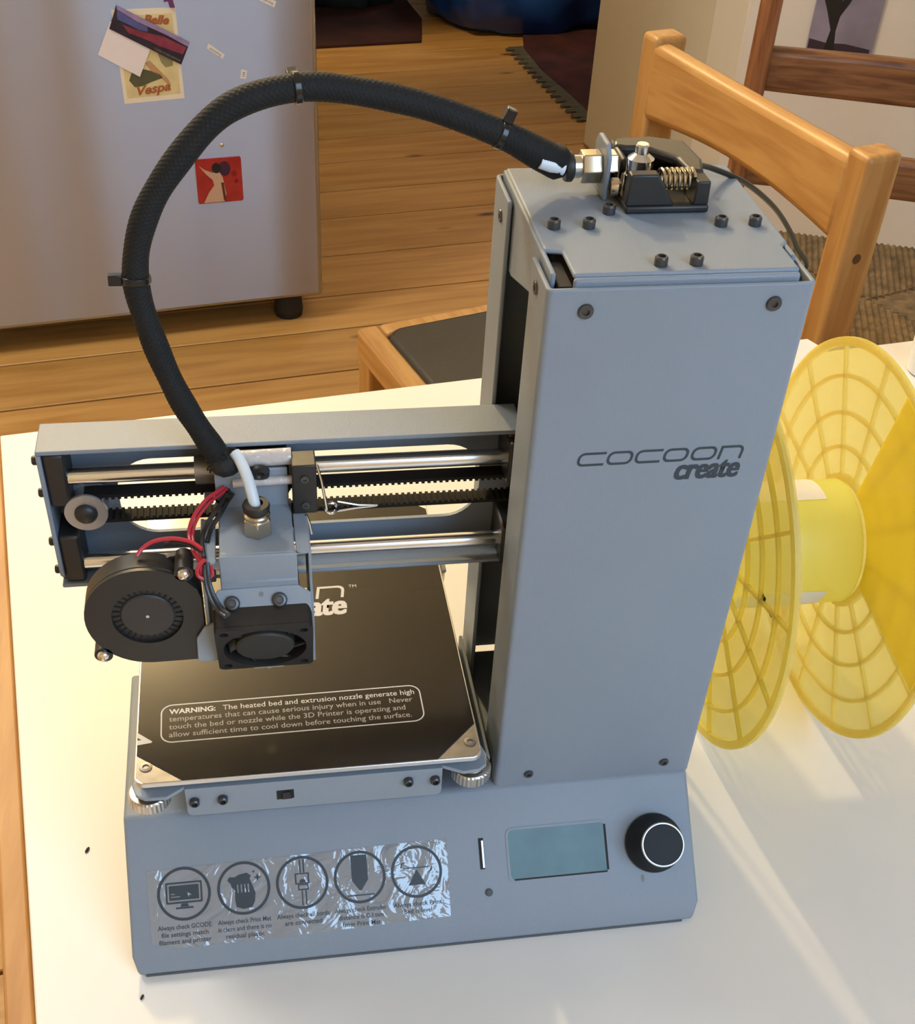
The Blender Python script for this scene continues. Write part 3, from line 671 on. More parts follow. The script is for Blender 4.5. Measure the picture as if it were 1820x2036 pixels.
for k in range(7):
    a0 = 2 * PI * k / 7 + 0.2; bm = new_bm(); q = []
    for i in range(5):
        r_ = 9.8 + 4.1 * i / 4; a = a0 + 0.28 * i / 4
        for dz, da in ((-1.6, 0.42), (-7.0, 0.0)): q.append(FM @ Vector((r_ * math.cos(a + da), r_ * math.sin(a + da), dz)))
    vs = [bm.verts.new(p) for p in q]
    for i in range(4): bm.faces.new((vs[2 * i], vs[2 * i + 1], vs[2 * i + 3], vs[2 * i + 2]))
    o = obj('fan_blade', bm, BLACK, fan, smooth=True); md = o.modifiers.new('th', 'SOLIDIFY'); md.thickness = 0.0007
bm = new_bm()
for a in (0.9, 2.4, 4.0, 5.5):
    d = Vector((math.cos(a), math.sin(a), 0)); e = Vector((-math.sin(a), math.cos(a), 0))
    p = [d * 8 + e * 0.5, d * 15 + e * 0.5, d * 15 - e * 0.5, d * 8 - e * 0.5]
    prism(bm, [(v.x, v.y) for v in p], FM, -8.9, -7.6)
obj('fan_strut', bm, BLACK, fan)
# --- blower fan
bx_, by_, bz_ = 21.4, 5.0, 143.2
BFm = frame((bx_, by_, bz_), (1, 0, 0), (0, 0, 1))      # z axis = -y (towards the viewer)
outl = []
for k in range(0, 31):
    a = R(38 + 232 * k / 30); rr_ = 20.6 + 0.6 * (k / 30); outl.append((rr_ * math.cos(a), rr_ * math.sin(a)))
outl += [(3, -21.2), (18.6, -21.0), (18.6, 7), (17.6, 11)]
me = flat([outl, circle(0, 0, 12.0, 44)], BFm @ Matrix.Translation((0, 0, -1.4)), 1.4)
blo = obj('blower_fan', me, BLACK, carr, label='round black blower fan')
bm = new_bm(); 
prism(bm, outl, BFm, -10.0, -1.5); obj('blower_housing', bm, BLACK, blo, bevel=0.6)
bm = new_bm(); lathe(bm, BFm @ Vector((0, 0, -1.45)), (0, -1, 0), [(0, 0), (9.2, 0), (9.2, 0.4), (8.7, 0.9), (0, 1.0)], 40); obj('blower_hub', bm, mat('blower_hub', (0.035, 0.033, 0.032), 0.5), blo, smooth=True)
bm = new_bm()
for k in range(30):
    a = 2 * PI * k / 30; d = Vector((math.cos(a), math.sin(a))); e = Vector((-d.y, d.x))
    p = [d * 9.4 + e * .25, d * 11.8 + e * .6, d * 11.8, d * 9.4 - e * .25]; prism(bm, [(v.x, v.y) for v in p], BFm, -1.45, -1.15)
obj('blower_vanes', bm, MATTE, blo); blo.children[-1]['kind'] = 'stuff'
bm = new_bm(); lathe(bm, BFm @ Vector((0, 0, -0.5)), (0, -1, 0), [(0.6, 0), (0.6, 0.2), (0.3, 0.2), (0, 0.1)], 12)
obj('hub_mark', bm, ALU, blo)
for ex, ez in ((13.8, 18.2), (-16.8, -16.2)):
    bm = new_bm(); lathe(bm, BFm @ Vector((ex, ez, -10)), (0, -1, 0), [(0, 0), (3.2, 0), (3.2, 10), (0, 10)], 18); obj('mount_ear', bm, BLACK, blo, smooth=True)
    bm = new_bm(); lathe(bm, BFm @ Vector((ex, ez, 0.0)), (0, -1, 0), [(0, 0), (2.3, 0), (2.2, 0.9), (1.6, 1.7), (0.6, 2.0), (0, 1.5)], 20); obj('screw', bm, CHROME, blo, smooth=True, label='bright pan-head screw')
bm = new_bm(); prism(bm, [(36.5, -10), (44.5, -10), (44.5, 8), (40, 6), (37, 1)], frame((0, 4.2, 132), (1, 0, 0), (0, 0, 1)), -0.6, 0.6); obj('air_duct', bm, GREY2, carr, bevel=0.3)
bm = new_bm(); lathe(bm, (32.5, 13, 158.5), (0, 1, 0), [(4.6, 0), (5.2, 1.2), (4.6, 2)], 20); obj('duct_ring', bm, ALU_DIRTY, blo)
# --- push fitting on the head and the white tube
fx, fy, fz = 60.5, 20.5, 165.6
bm = new_bm(); lathe(bm, (fx, fy, fz), (0, 0, 1), [(0, 0), (5.2, 0), (5.2, 6.2), (4.6, 6.8)], 6)
fit = obj('tube_fitting', bm, BRASS, carr, bevel=0.3, label='nickel hex push fitting')
bm = new_bm(); lathe(bm, (fx, fy, fz), (0, 0, 1), [(0, 6.0), (4.5, 6.3), (4.6, 7.6), (4.0, 8.4), (3.4, 8.6), (3.4, 10), (0, 10)], 24); obj('fitting_neck', bm, BRASS, fit, smooth=True)
bm = new_bm(); lathe(bm, (fx, fy, fz), (0, 0, 1), [(3.4, 8.8), (4.5, 9.2), (4.7, 11.0), (4.3, 11.8), (2.4, 12.0), (2.2, 9)], 28); obj('release_collar', bm, BLACK, fit, smooth=True)
bm = new_bm(); tube(bm, smooth_path([(fx - 0.2, fy, fz + 9.5), (fx - 0.8, fy + 1.5, fz + 13), (fx - 2.2, fy + 6, fz + 18), (fx - 4.4, fy + 11.5, fz + 21.5), (fx - 6, fy + 14, fz + 23)], 8), 1.95, 14); obj('feed_tube', bm, PTFE, carr, smooth=True, label='white plastic filament tube')
# wires tie, tape covered clip, microswitch
TAPE = mat('clear_tape', (0.62, 0.58, 0.56), 0.12, spec=0.9, bump=0.8, bscale=220)
bm = new_bm(); cyl(bm, (52, 38, 183.5), (73.5, 38, 183.8), 3.0, 16); cyl(bm, (53, 34.2, 176.2), (73.5, 34.2, 176.6), 1.6, 12)
tp_ = obj('taped_wire_clip', bm, TAPE, carr, smooth=True, label='bunch of wires under shiny clear tape')
bm = new_bm(); lathe(bm, (62.5, 34.4, 180.4), (0, -1, -0.2), [(0, 0), (3.4, 0), (3.2, 1.4), (1.6, 1.9), (0.8, 1.2), (0, 1.2)], 22); obj('screw', bm, BLACK, carr, smooth=True)
bm = new_bm(); box(bm, 73.2, 81.6, 30, 39.5, 164.8, 185.0); sw = obj('end_switch', bm, BLACK, carr, bevel=0.5, label='black micro switch with wire lever')
for z in (179.5, 168.5): 
    bm = new_bm(); lathe(bm, (77.5, 30, z), (0, -1, 0), [(0, 0), (1.6, 0), (1.4, 0.6), (0.7, 0.6), (0.6, 0.2), (0, 0.2)], 16); obj('screw', bm, SCREW, sw)
bm = new_bm(); tube(bm, [(81.8, 32, 184), (83.2, 31, 178), (84.4, 30, 169.5), (84.8, 30, 166)], 0.5, 6); tube(bm, [(77.5, 29, 165), (78.6, 29, 161), (79.2, 29, 156.5)], 0.5, 6); obj('switch_lever', bm, NICKEL, sw, smooth=True)
bm = new_bm(); box(bm, 72.6, 77.4, 31, 37, 158, 165); obj('switch_base', bm, BLACK, sw, bevel=0.4)
# bearings on the rods
for x0, x1, z in ((40.0, 46.8, 174), (72.4, 75, 174)):
    bm = new_bm(); cyl(bm, (x0, 46.5, z), (x1, 46.5, z), 5.2, 22); obj('bearing', bm, mat('bearing_dull', (0.30, 0.27, 0.22), 0.35, metal=0.7), carr, smooth=True)
bm = new_bm(); box(bm, 46.8, 72.4, 37, 52.5, 168.4, 181.0); box(bm, 46.8, 72.4, 37, 52.5, 130, 142.5); box(bm, 48, 71, 36.5, 43.8, 142.5, 168.4); obj('bearing_block', bm, BLACK, carr, bevel=0.8)
# red and black fan leads
def wire(name, pts, r, m, parent, n=8): bm = new_bm(); tube(bm, smooth_path(pts, n), r, 8); return obj(name, bm, m, parent, smooth=True)
def pth(*q): return [ray_y(*p) for p in q]
wire('red_lead', pth((446, 968, 34), (432, 978, 32), (408, 996, 28), (384, 1030, 24), (376, 1062, 20), (384, 1095, 12), (400, 1120, 7)), 0.7, RED, carr)
wire('red_lead', pth((452, 972, 34), (437, 984, 32), (416, 1000, 28), (392, 1032, 24), (383, 1064, 20), (391, 1096, 12), (404, 1120, 7)), 0.6, RED, carr)
wire('black_lead', pth((458, 976, 34), (446, 992, 32), (430, 1015, 28), (410, 1045, 24), (402, 1075, 18), (406, 1110, 9)), 0.8, BLACK, carr)
wire('black_lead', pth((464, 980, 34), (452, 998, 32), (438, 1022, 28), (420, 1052, 24), (412, 1080, 18)), 0.8, BLACK, carr)
wire('red_lead', pth((402, 1092, 9), (380, 1078, 12), (345, 1071, 14), (308, 1076, 14), (284, 1090, 13), (272, 1106, 11)), 0.75, RED, carr)
wire('black_lead', pth((402, 1098, 9), (378, 1084, 12), (345, 1078, 14), (330, 1082, 15)), 0.7, BLACK, carr)
wire('red_lead', pth((408, 1112, 6), (394, 1128, 4), (394, 1144, 3), (408, 1151, 2.6), (421, 1144, 3), (420, 1130, 4.5), (408, 1120, 6)), 0.7, RED, carr)
wire('red_lead', pth((404, 1114, 6), (399, 1130, 4.5), (402, 1143, 4), (412, 1145, 4)), 0.6, RED, carr)
wire('black_lead', pth((412, 1118, 5), (414, 1140, 3), (418, 1165, 1), (428, 1190, -1.5), (442, 1210, -4), (455, 1222, -7)), 0.8, mat('lead_grey', (0.03, 0.035, 0.04), 0.3), carr)
wire('black_lead', pth((408, 1122, 5), (408, 1145, 3), (412, 1170, 1), (422, 1196, -1.5), (436, 1215, -4), (449, 1226, -7)), 0.8, MATS['lead_grey'], carr)
bm = new_bm(); box(bm, 40.6, 45.6, 6.0, 9.5, 156.0, 159.2); obj('lead_clip', bm, BLACK, carr, bevel=0.5)

# --- braided hose
HP = [((1125, 328), 62.0), ((1085, 312), 62.2), ((1000, 268), 62.3), ((860, 215), 62), ((720, 183), 60), ((590, 174), 57.5), ((450, 218), 54.5), ((345, 330), 51.5), ((285, 440), 49.0), ((270, 555), 46.5), ((303, 670), 43.5), ((352, 780), 40.5), ((402, 860), 37.5), ((444, 918), 35.0)]
hp = [ray_y(p[0], p[1], y) for p, y in HP]
path = smooth_path(hp, 16); n = len(path)
rr_ = []
for i in range(n):
    f = i / (n - 1); r_ = 4.1
    if f < 0.06: r_ = 4.6
    if 0.06 <= f < 0.14: r_ = 4.9 - (f - .06) * 9
    rr_.append(r_)
bm = new_bm()
# braided surface: two counter-wound relief patterns over a fine tube
segs = 48; rings = []; upv = Vector((0, 1, 0)); fine = smooth_path(hp, 52); nf = len(fine)
for i, p in enumerate(fine):
    d = (fine[min(i + 1, nf - 1)] - fine[max(i - 1, 0)]).normalized(); x = (upv - d * upv.dot(d)).normalized(); y = d.cross(x); upv = x
    f = i / (nf - 1); r0 = 4.05 + 1.3 * max(0.0, min(1.0, f / 0.03)) * max(0.0, 1 - max(0, f - 0.05) / 0.13); ring = []
    r0 += 0.12 * math.sin(i * 0.11) * (0.4 + f)
    for k in range(segs):
        a = 2 * PI * k / segs
        rel = 0.055 * (1 if ((k // 2 + i // 2) % 2) else -1)
        ring.append(bm.verts.new(p + (x * math.cos(a) + y * math.sin(a)) * (r0 + rel)))
    rings.append(ring)
for a_, b_ in zip(rings, rings[1:]):
    for k in range(segs): bm.faces.new((a_[k], a_[(k + 1) % segs], b_[(k + 1) % segs], b_[k]))
bm.faces.new(rings[0][::-1]); bm.faces.new(rings[-1])
hose = obj('braided_hose', bm, SLEEVE, pr, smooth=False, label='arched black braided sleeve over the feed tube')
def tie(px, py, y, tail):
    c = ray_y(px, py, y); i = min(range(nf), key=lambda q: (fine[q] - c).length); d = (fine[min(i + 2, nf - 1)] - fine[max(i - 2, 0)]).normalized()
    bm = new_bm(); lathe(bm, fine[i] - d * 1.2, d, [(4.0, 0), (4.75, 0.1), (4.75, 2.3), (4.0, 2.4)], 28)
    M = axis_frame(fine[i], d); tl = Vector(tail); tl = (tl - d * tl.dot(d)).normalized()
    tp2 = fine[i] + tl * 5.2
    Mb = frame(tp2, tl, d); box(bm, -1.2, 3.2, -1.7, 1.7, -1.6, 1.6, Mb)
    obj('cable_tie', bm, mat('tie_black', (0.012, 0.012, 0.014), 0.18), hose, bevel=0.3)
tie(590, 174, 57.5, (0.1, 1, 0.25)); tie(995, 268, 62.3, (0.2, 0, 1)); tie(268, 556, 46.5, (-1, -0.1, -0.15))
# ragged end tuft and white tube showing through near the tower
bm = new_bm(); random.seed(3); e0 = hp[-1]
for k in range(90):
    a = random.uniform(0, 2 * PI); d = Vector((math.cos(a), -0.35 + 0.3 * random.random(), math.sin(a) * 0.9 - 0.4)).normalized()
    p0 = e0 + Vector((random.uniform(-3, 3), random.uniform(-2.5, 2.5), random.uniform(-1, 4))); L = random.uniform(2.2, 5.0)
    tube(bm, [p0, p0 + d * L * .6, p0 + d * L + Vector((0, 0, -0.6))], 0.34, 4)
bmesh.ops.create_icosphere(bm, subdivisions=2, radius=5.4, matrix=Matrix.Translation(e0 + Vector((0.6, -0.5, -0.6))) @ Matrix.Diagonal((1.0, 0.9, 0.85, 1)))
tuft = obj('frayed_end', bm, MATTE, hose); tuft['kind'] = 'stuff'
Mq = None
q0, q1 = ray_y(1074, 322, 58.6), ray_y(1121, 335, 58.9)
bm = new_bm(); tube(bm, [q0, (q0 + q1) / 2, q1], [2.0, 2.3, 2.2], 14); obj('feed_tube', bm, PTFE, hose, smooth=True, label='white tube showing at the sleeve end')
# head-end zip tie clutter
bm = new_bm(); c_ = Vector((46.6, 33, 173)); box(bm, c_.x - 3.5, c_.x - 0.5, c_.y - 3, c_.y, c_.z - 2, c_.z + 1.2); obj('cable_tie', bm, mat('tie_dull', (0.05, 0.05, 0.055), 0.3), hose, bevel=0.4)
bm = new_bm(); lathe(bm, (48.5, 34, 172), (0.7, 0.2, -0.6), [(3.0, 0), (3.3, 0.2), (3.3, 2.0), (3.0, 2.2), (0, 2.2)], 16); obj('cable_tie', bm, MATS['tie_black'], hose)

# --- tower-top fitting, extruder
fxy = (62.0, 273.5)
def xl(name, x0, prof, m, parent, seg=28, label=None): bm = new_bm(); lathe(bm, (x0, fxy[0], fxy[1]), (1, 0, 0), prof, seg); return obj(name, bm, m, parent, smooth=True, label=label)
fit2 = xl('hose_fitting', 168.0, [(0, -1), (3.6, -1), (3.6, 2.5), (4.2, 2.7), (4.2, 3.4)], NICKEL, pr, label='nickel pneumatic fitting joining hose to bracket')
xl('fitting_collar', 165.4, [(2.0, 0), (4.4, 0), (4.7, 0.8), (4.7, 2.2), (4.0, 2.8)], BLACK, fit2)
bm = new_bm(); lathe(bm, (170.6, fxy[0], fxy[1]), (1, 0, 0), [(0, 0), (5.0, 0), (5.3, 0.5), (5.3, 6.4), (0, 6.4)], 6); obj('hex_body', bm, BRASS, fit2, bevel=0.3)
bm = new_bm(); prism(bm, [(54, 265.3), (70, 265.3), (70, 279.5), (67, 282.5), (57.5, 282.5), (54, 279)], YZ, 177.0, 178.6); obj('bracket', bm, GREY, pr, bevel=0.6)
bm = new_bm(); lathe(bm, (178.9, fxy[0], fxy[1]), (1, 0, 0), [(0, 0), (5.2, 0), (5.2, 3.0), (4.4, 3.5), (0, 3.5)], 6); obj('hex_nut', bm, CHROME, fit2, bevel=0.3)
ex = new_bm(); box(ex, 181.6, 209.0, 43.0, 82.0, 265.5, 268.0)
exo = obj('extruder', ex, BLACK, pr, bevel=0.8, label='black moulded extruder block with spring lever')
bm = new_bm(); prism(bm, [(181.4, 268), (197.5, 268), (191.0, 278.0), (182.0, 278.0)], XZ, -47.6, -43.2); obj('front_block', bm, BLACK, exo, bevel=0.6)
bm = new_bm(); prism(bm, [(203.6, 268), (208.6, 268), (208.4, 275.5), (204.0, 275.5)], XZ, -52, -43.4); obj('corner_post', bm, BLACK, exo, bevel=0.5)
bm = new_bm(); box(bm, 184.2, 186.6, 62, 80, 268, 275.6); box(bm, 184.2, 186.6, 48, 62, 268, 272); box(bm, 186, 208.4, 73, 81.5, 268, 273.5); box(bm, 203.5, 208.6, 52, 73, 268, 272.8); obj('housing_wall', bm, BLACK, exo, bevel=1.2)
bm = new_bm(); prism(bm, [(184, 73), (185.5, 79), (198, 80.5), (209, 76), (210.4, 60), (208, 50), (203.5, 52), (202.5, 62), (197, 67.5), (194, 71), (188, 71)], XY, 272.6, 276.2); obj('idler_arm', bm, mat('black_worn', (0.03, 0.028, 0.026), 0.35), exo, bevel=1.2)
bm = new_bm(); lathe(bm, (188.6, 56.5, 268), (0, 0, 1), [(0, 0), (4.6, 0), (4.6, 5.0), (4.3, 5.3), (4.3, 10.2), (2.4, 11.6), (2.2, 11.8), (2.2, 14.2), (1.8, 14.7), (0, 14.8)], 32); obj('idler_bolt', bm, CHROME, exo, smooth=True, label='bright turned metal bolt')
bm = new_bm(); pts = [(193.5 + 10.5 * k / 90, 49.5 + 3.0 * math.cos(2 * PI * k / 14), 274.2 + 3.0 * math.sin(2 * PI * k / 14)) for k in range(91)]
tube(bm, pts, 0.55, 7); obj('tension_spring', bm, BRASS, exo, smooth=True, label='brass-coloured coil spring')
bm = new_bm(); lathe(bm, (178.9, 54, 270.0), (1, -0.1, 0), [(0, 0), (2.6, 0), (2.9, 0.6), (2.9, 2.4), (2.2, 3.2), (0, 3.4)], 18); obj('idler_screw', bm, BRASS, exo, smooth=True)

# filament strand leaving the extruder
fs = [ray_y(1372, 326, 66), ray_y(1420, 336, 68), ray_y(1480, 362, 72), ray_y(1530, 402, 78), ray_y(1560, 440, 84), ray_y(1584, 490, 88), ray_y(1592, 540, 91)]
fs = [Vector((211.2, 64, 272.5))] + fs[1:] + [Vector((233.5, 92, 215)), Vector((234, 91, 150)), Vector((232.5, 90, 60)), Vector((233, 92, 0.8))]
bm = new_bm(); tube(bm, smooth_path(fs, 10), 0.95, 8)
tag(obj('filament_strand', bm, mat('filament_dark', (0.02, 0.018, 0.013), 0.3), origin=(233, 92, 0), smooth=True), 'thin black filament strand curving from the printer top down its right side', 'filament')

# ================================================================== SPOOL
SX0, SY, SR, SWd = 260.2, 88.0, 89.8, 58.0
YEL = bpy.data.materials.new('translucent_yellow'); YEL.use_nodes = True; nt = YEL.node_tree
out = nt.nodes['Material Output']; pb = nt.nodes['Principled BSDF']
def yellow(name, alpha, c):
    m = bpy.data.materials.new(name); m.use_nodes = True; nt = m.node_tree; pb = nt.nodes['Principled BSDF']; out = nt.nodes['Material Output']
    pb.inputs['Base Color'].default_value = (*c, 1); pb.inputs['Roughness'].default_value = 0.32
    tr = nt.nodes.new('ShaderNodeBsdfTranslucent'); tr.inputs['Color'].default_value = (c[0], c[1] * 0.95, c[2] * 0.8, 1)
    m1 = nt.nodes.new('ShaderNodeMixShader'); m1.inputs[0].default_value = 0.55
    nt.links.new(pb.outputs[0], m1.inputs[1]); nt.links.new(tr.outputs[0], m1.inputs[2])
    tp = nt.nodes.new('ShaderNodeBsdfTransparent'); tp.inputs['Color'].default_value = (1.0, 0.93, 0.55, 1)
    m2 = nt.nodes.new('ShaderNodeMixShader'); m2.inputs[0].default_value = alpha
    nz_ = nt.nodes.new('ShaderNodeTexNoise'); nz_.inputs['Scale'].default_value = 40
    nt.links.new(tp.outputs[0], m2.inputs[1]); nt.links.new(m1.outputs[0], m2.inputs[2]); nt.links.new(m2.outputs[0], out.inputs['Surface'])
    return m
YTHIN = yellow('thin_yellow', 0.40, (0.95, 0.93, 0.60)); YRIB = yellow('rib_yellow', 0.72, (0.95, 0.89, 0.32)); YHUB = yellow('hub_yellow', 0.97, (0.92, 0.92, 0.28)); YSOL = yellow('solid_yellow', 0.80, (0.98, 0.88, 0.14))
sp = thing('filament_spool', 'empty translucent yellow plastic spool standing on edge right of the printer', 'spool', (SX0 + SWd / 2, SY, 0))
SPF = frame((0, SY, SR), (0, 1, 0), (0, 0, 1))         # u = y, v = z, axis = +x
def flange(x0, sgn):
    me = flat([circle(0, 0, SR - 0.2, 96), circle(0, 0, 26.5, 40)], SPF @ Matrix.Translation((0, 0, x0 - 0.5)), 1.0)
    fl = obj('flange', me, YTHIN, sp)
    def ring(r, wdt, dep, name='ring_rib'):
        me = flat([circle(0, 0, r + wdt / 2, 96), circle(0, 0, r - wdt / 2, 96)], SPF @ Matrix.Translation((0, 0, x0 + (0.5 if sgn > 0 else -0.5 - dep))), dep); obj(name, me, YRIB, fl)
    ring(SR - 1.9, 3.8, 1.6, 'rim'); ring(73, 1.6, 1.7); ring(57, 1.6, 1.7); ring(42, 1.6, 1.7); ring(28.5, 3.4, 2)
    for k in range(14):
        a = 2 * PI * (k + 0.35) / 14; d = Vector((math.cos(a), math.sin(a))); e = Vector((-d.y, d.x))
        p = [d * 30 + e * .8, d * (SR - 3.6) + e * .8, d * (SR - 3.6) - e * .8, d * 30 - e * .8]
        bm = new_bm(); lo_, hi_ = (x0 + 0.5, x0 + 2.1) if sgn > 0 else (x0 - 2.1, x0 - 0.5)
        prism(bm, [(v.x, v.y) for v in p], SPF, lo_, hi_); obj('radial_rib', bm, YRIB, fl)
    return fl
fl1 = flange(SX0, -1); fl2 = flange(SX0 + SWd, 1)
sec = [(30 * math.cos(R(a)), 30 * math.sin(R(a))) for a in range(100, 187, 4)]; sec2 = [((SR - 2) * math.cos(R(a)), (SR - 2) * math.sin(R(a))) for a in range(186, 98, -4)]
bm = new_bm(); prism(bm, sec + sec2, SPF, SX0 + SWd - 1.2, SX0 + SWd - 0.55); obj('solid_sector', bm, YSOL, fl2, label='smooth solid yellow quarter of the flange')
bm = new_bm(); lathe(bm, (SX0 + 0.6, SY, SR), (1, 0, 0), [(26.6, 0), (27.8, 0), (27.8, SWd - 1.8), (26.6, SWd - 1.8)], 64)
hub = obj('hub', bm, YHUB, sp, smooth=True)
def hub_label(a0, a1, x0, x1):
    bm = new_bm(); q = []
    for k in range(13):
        a = R(a0 + (a1 - a0) * k / 12)
        for x in (x0, x1): q.append(bm.verts.new(Vector((x, SY + 28.0 * math.cos(a), SR + 28.0 * math.sin(a)))))
    for k in range(12): bm.faces.new((q[2 * k], q[2 * k + 1], q[2 * k + 3], q[2 * k + 2]))
    return obj('paper_label', bm, mat('label_white', (0.85, 0.83, 0.82), 0.5), hub, smooth=True)
hub_label(52, 100, SX0 + 3, SX0 + 44); lb = hub_label(192, 250, SX0 + 3, SX0 + 44)
bm = new_bm(); 
# printed block of small marks on the left flange
for y0, y1 in ((30.6, 32.4), (33.0, 34.0), (34.6, 36.4)): prism(bm, [(y0 - SY, 16.2), (y1 - SY, 16.2), (y1 - SY, 19.4), (y0 - SY, 19.4)], SPF, SX0 - 0.75, SX0 - 0.55)
prism(bm, [(22.4 - SY, 16.6), (24.6 - SY, 16.6), (24.6 - SY, 19.6), (22.4 - SY, 19.6)], SPF, SX0 - 0.75, SX0 - 0.55)
obj('printed_mark', bm, MATTE, fl1, label='small black printed marks')

# ================================================================== CUP at right edge
bm = new_bm(); cc = Vector((523, 372, 0))
lathe(bm, cc, (0, 0, 1), [(0, 0.1), (13, 0.1), (14, 1), (15.5, 26), (14.4, 26), (13, 3), (0, 2.5)], 36)
tag(obj('small_cup', bm, mat('cup_white', (0.8, 0.8, 0.78), 0.4), origin=cc, smooth=True), 'small white cup cut off by the right edge behind the yellow spool', 'cup')

# ================================================================== REFRIGERATOR
fd = R(9.3); fu = Vector((math.cos(fd), math.sin(fd), 0)); fn = Vector((math.sin(fd), -math.cos(fd), 0))
P0 = Vector((199.3, 1840.8, -690.0))
FRF = frame(P0, fu, (0, 0, 1))      # x = along the door (right corner = 0), y = up, z = out towards the room
SS = bpy.data.materials.new('brushed_stainless'); SS.use_nodes = True; nt = SS.node_tree; b = nt.nodes['Principled BSDF']
b.inputs['Metallic'].default_value = 1.0; b.inputs['Base Color'].default_value = (0.50, 0.505, 0.53, 1); b.inputs['Roughness'].default_value = 0.40
b.inputs['Anisotropic'].default_value = 1.0; b.inputs['Anisotropic Rotation'].default_value = 0.25
tg = nt.nodes.new('ShaderNodeTangent'); tg.direction_type = 'RADIAL'; tg.axis = 'Z'; nt.links.new(tg.outputs[0], b.inputs['Tangent'])
tc = nt.nodes.new('ShaderNodeTexCoord'); mp = nt.nodes.new('ShaderNodeMapping'); mp.inputs['Scale'].default_value = (3, 3, 900)
nz1 = nt.nodes.new('ShaderNodeTexNoise'); nz1.inputs['Scale'].default_value = 1.0; nz1.inputs['Detail'].default_value = 3
nt.links.new(tc.outputs['Object'], mp.inputs[0]); nt.links.new(mp.outputs[0], nz1.inputs['Vector'])
bp = nt.nodes.new('ShaderNodeBump'); bp.inputs['Strength'].default_value = 0.08; bp.inputs['Distance'].default_value = 0.001
nt.links.new(nz1.outputs['Fac'], bp.inputs['Height'])
mp2 = nt.nodes.new('ShaderNodeMapping'); mp2.inputs['Scale'].default_value = (2.6, 2.6, 0.25)      # faint waviness of the sheet
nz2 = nt.nodes.new('ShaderNodeTexNoise'); nz2.inputs['Scale'].default_value = 1.0; nz2.inputs['Detail'].default_value = 2
nt.links.new(tc.outputs['Object'], mp2.inputs[0]); nt.links.new(mp2.outputs[0], nz2.inputs['Vector'])
bp2 = nt.nodes.new('ShaderNodeBump'); bp2.inputs['Strength'].default_value = 0.8; bp2.inputs['Distance'].default_value = 0.03
nt.links.new(nz2.outputs['Fac'], bp2.inputs['Height']); nt.links.new(bp.outputs[0], bp2.inputs['Normal']); nt.links.new(bp2.outputs[0], b.inputs['Normal'])
fr = thing('refrigerator', 'brushed stainless steel refrigerator with postcards and magnets on its door', 'refrigerator', rm(-150, 1900, FZ))
bm = new_bm(); box(bm, -700, 0, 0, 1750, -48, 0, FRF); obj('door', bm, SS, fr, bevel=9, seg=4)
bm = new_bm(); box(bm, -696, -6, 4, 1750, -640, -50, FRF); obj('cabinet', bm, mat('fridge_side', (0.30, 0.28, 0.27), 0.45), fr, bevel=4)
for x, z in ((-60, -40), (-640, -40), (-60, -590), (-640, -590)):
    bm = new_bm(); lathe(bm, FRF @ Vector((x, -50, z)), (0, 0, 1), [(0, 0), (26, 0), (28, 12), (24, 54), (0, 54)], 24); obj('foot', bm, MATTE, fr)

def on_door(name, pts, m, th, label, cat, z0=0.2, extra=(), bevel=0.0, group=None, rad=0):
    t = thing(name, label, cat, FRF @ Vector((sum(p[0] for p in pts) / len(pts), sum(p[1] for p in pts) / len(pts), z0)), group)
    obj('sheet', flat([pts], FRF @ Matrix.Translation((0, 0, z0)), th), m, t, bevel=bevel)
    for nm, loops, mm in extra: obj(nm, flat(loops, FRF @ Matrix.Translation((0, 0, z0 + th + 0.05)), 0.12), mm, t)
    return t
def dz(p): return (p[0], p[1] + 690)
def quad(c, s=1.0):
    cx = sum(p[0] for p in c) / 4; cy_ = sum(p[1] for p in c) / 4
    return [(cx + (p[0] - cx) * s, cy_ + (p[1] - cy_) * s) for p in c]
post = [dz(p) for p in ((-323.8, -311.5), (-226.1, -308.4), (-227.2, -168.5), (-326.2, -168.6))]
CREAM = mat('postcard_cream', (0.90, 0.86, 0.72), 0.5); BEIGE = mat('postcard_field', (0.80, 0.72, 0.40), 0.5, var=0.15, vscale=40); OLIVE = mat('postcard_olive', (0.10, 0.11, 0.06), 0.5); SKIN = mat('postcard_tan', (0.55, 0.34, 0.18), 0.5); RUST = mat('postcard_rust', (0.42, 0.14, 0.05), 0.5)
t = on_door('postcard', post, CREAM, 0.5, 'cream bordered vintage scooter postcard on the fridge door under the white card', 'postcard',
    extra=(('picture_field', [quad(post, 0.88)], BEIGE),))
o2 = Matrix.Translation((0, 0, 1.0))
def dpt(x, y): return (x, y + 690)
obj('green_shape', flat([[dpt(*p) for p in ((-312, -275), (-306, -262), (-290, -258), (-276, -262), (-262, -268), (-258, -274), (-276, -279), (-292, -285), (-304, -286))]], FRF @ o2, 0.12), OLIVE, t)
obj('green_shape', flat([[dpt(*p) for p in ((-262, -236), (-248, -232), (-238, -238), (-240, -256), (-252, -258), (-258, -250))]], FRF @ o2, 0.12), mat('postcard_sage', (0.30, 0.30, 0.15), 0.5), t)
obj('tan_shape', flat([[dpt(*p) for p in ((-284, -250), (-276, -246), (-262, -262), (-250, -276), (-246, -284), (-252, -284), (-262, -272), (-276, -262))]], FRF @ o2, 0.12), SKIN, t)
LT = frame(FRF @ Vector((0, 690, 1.2)), fu, (0, 0, 1))
obj('lettering', text_mesh('Vespa', LT @ Matrix.Translation((-300, -299, 0)) @ Matrix.Rotation(R(6), 4, 'Z'), width=54, height=14, shear=0.35, bold=0.03), RUST, t)
obj('lettering', text_mesh('Belle', LT @ Matrix.Translation((-279, -190, 0)) @ Matrix.Rotation(R(-4), 4, 'Z'), width=40, height=13, shear=0.3, bold=0.045), RUST, t)
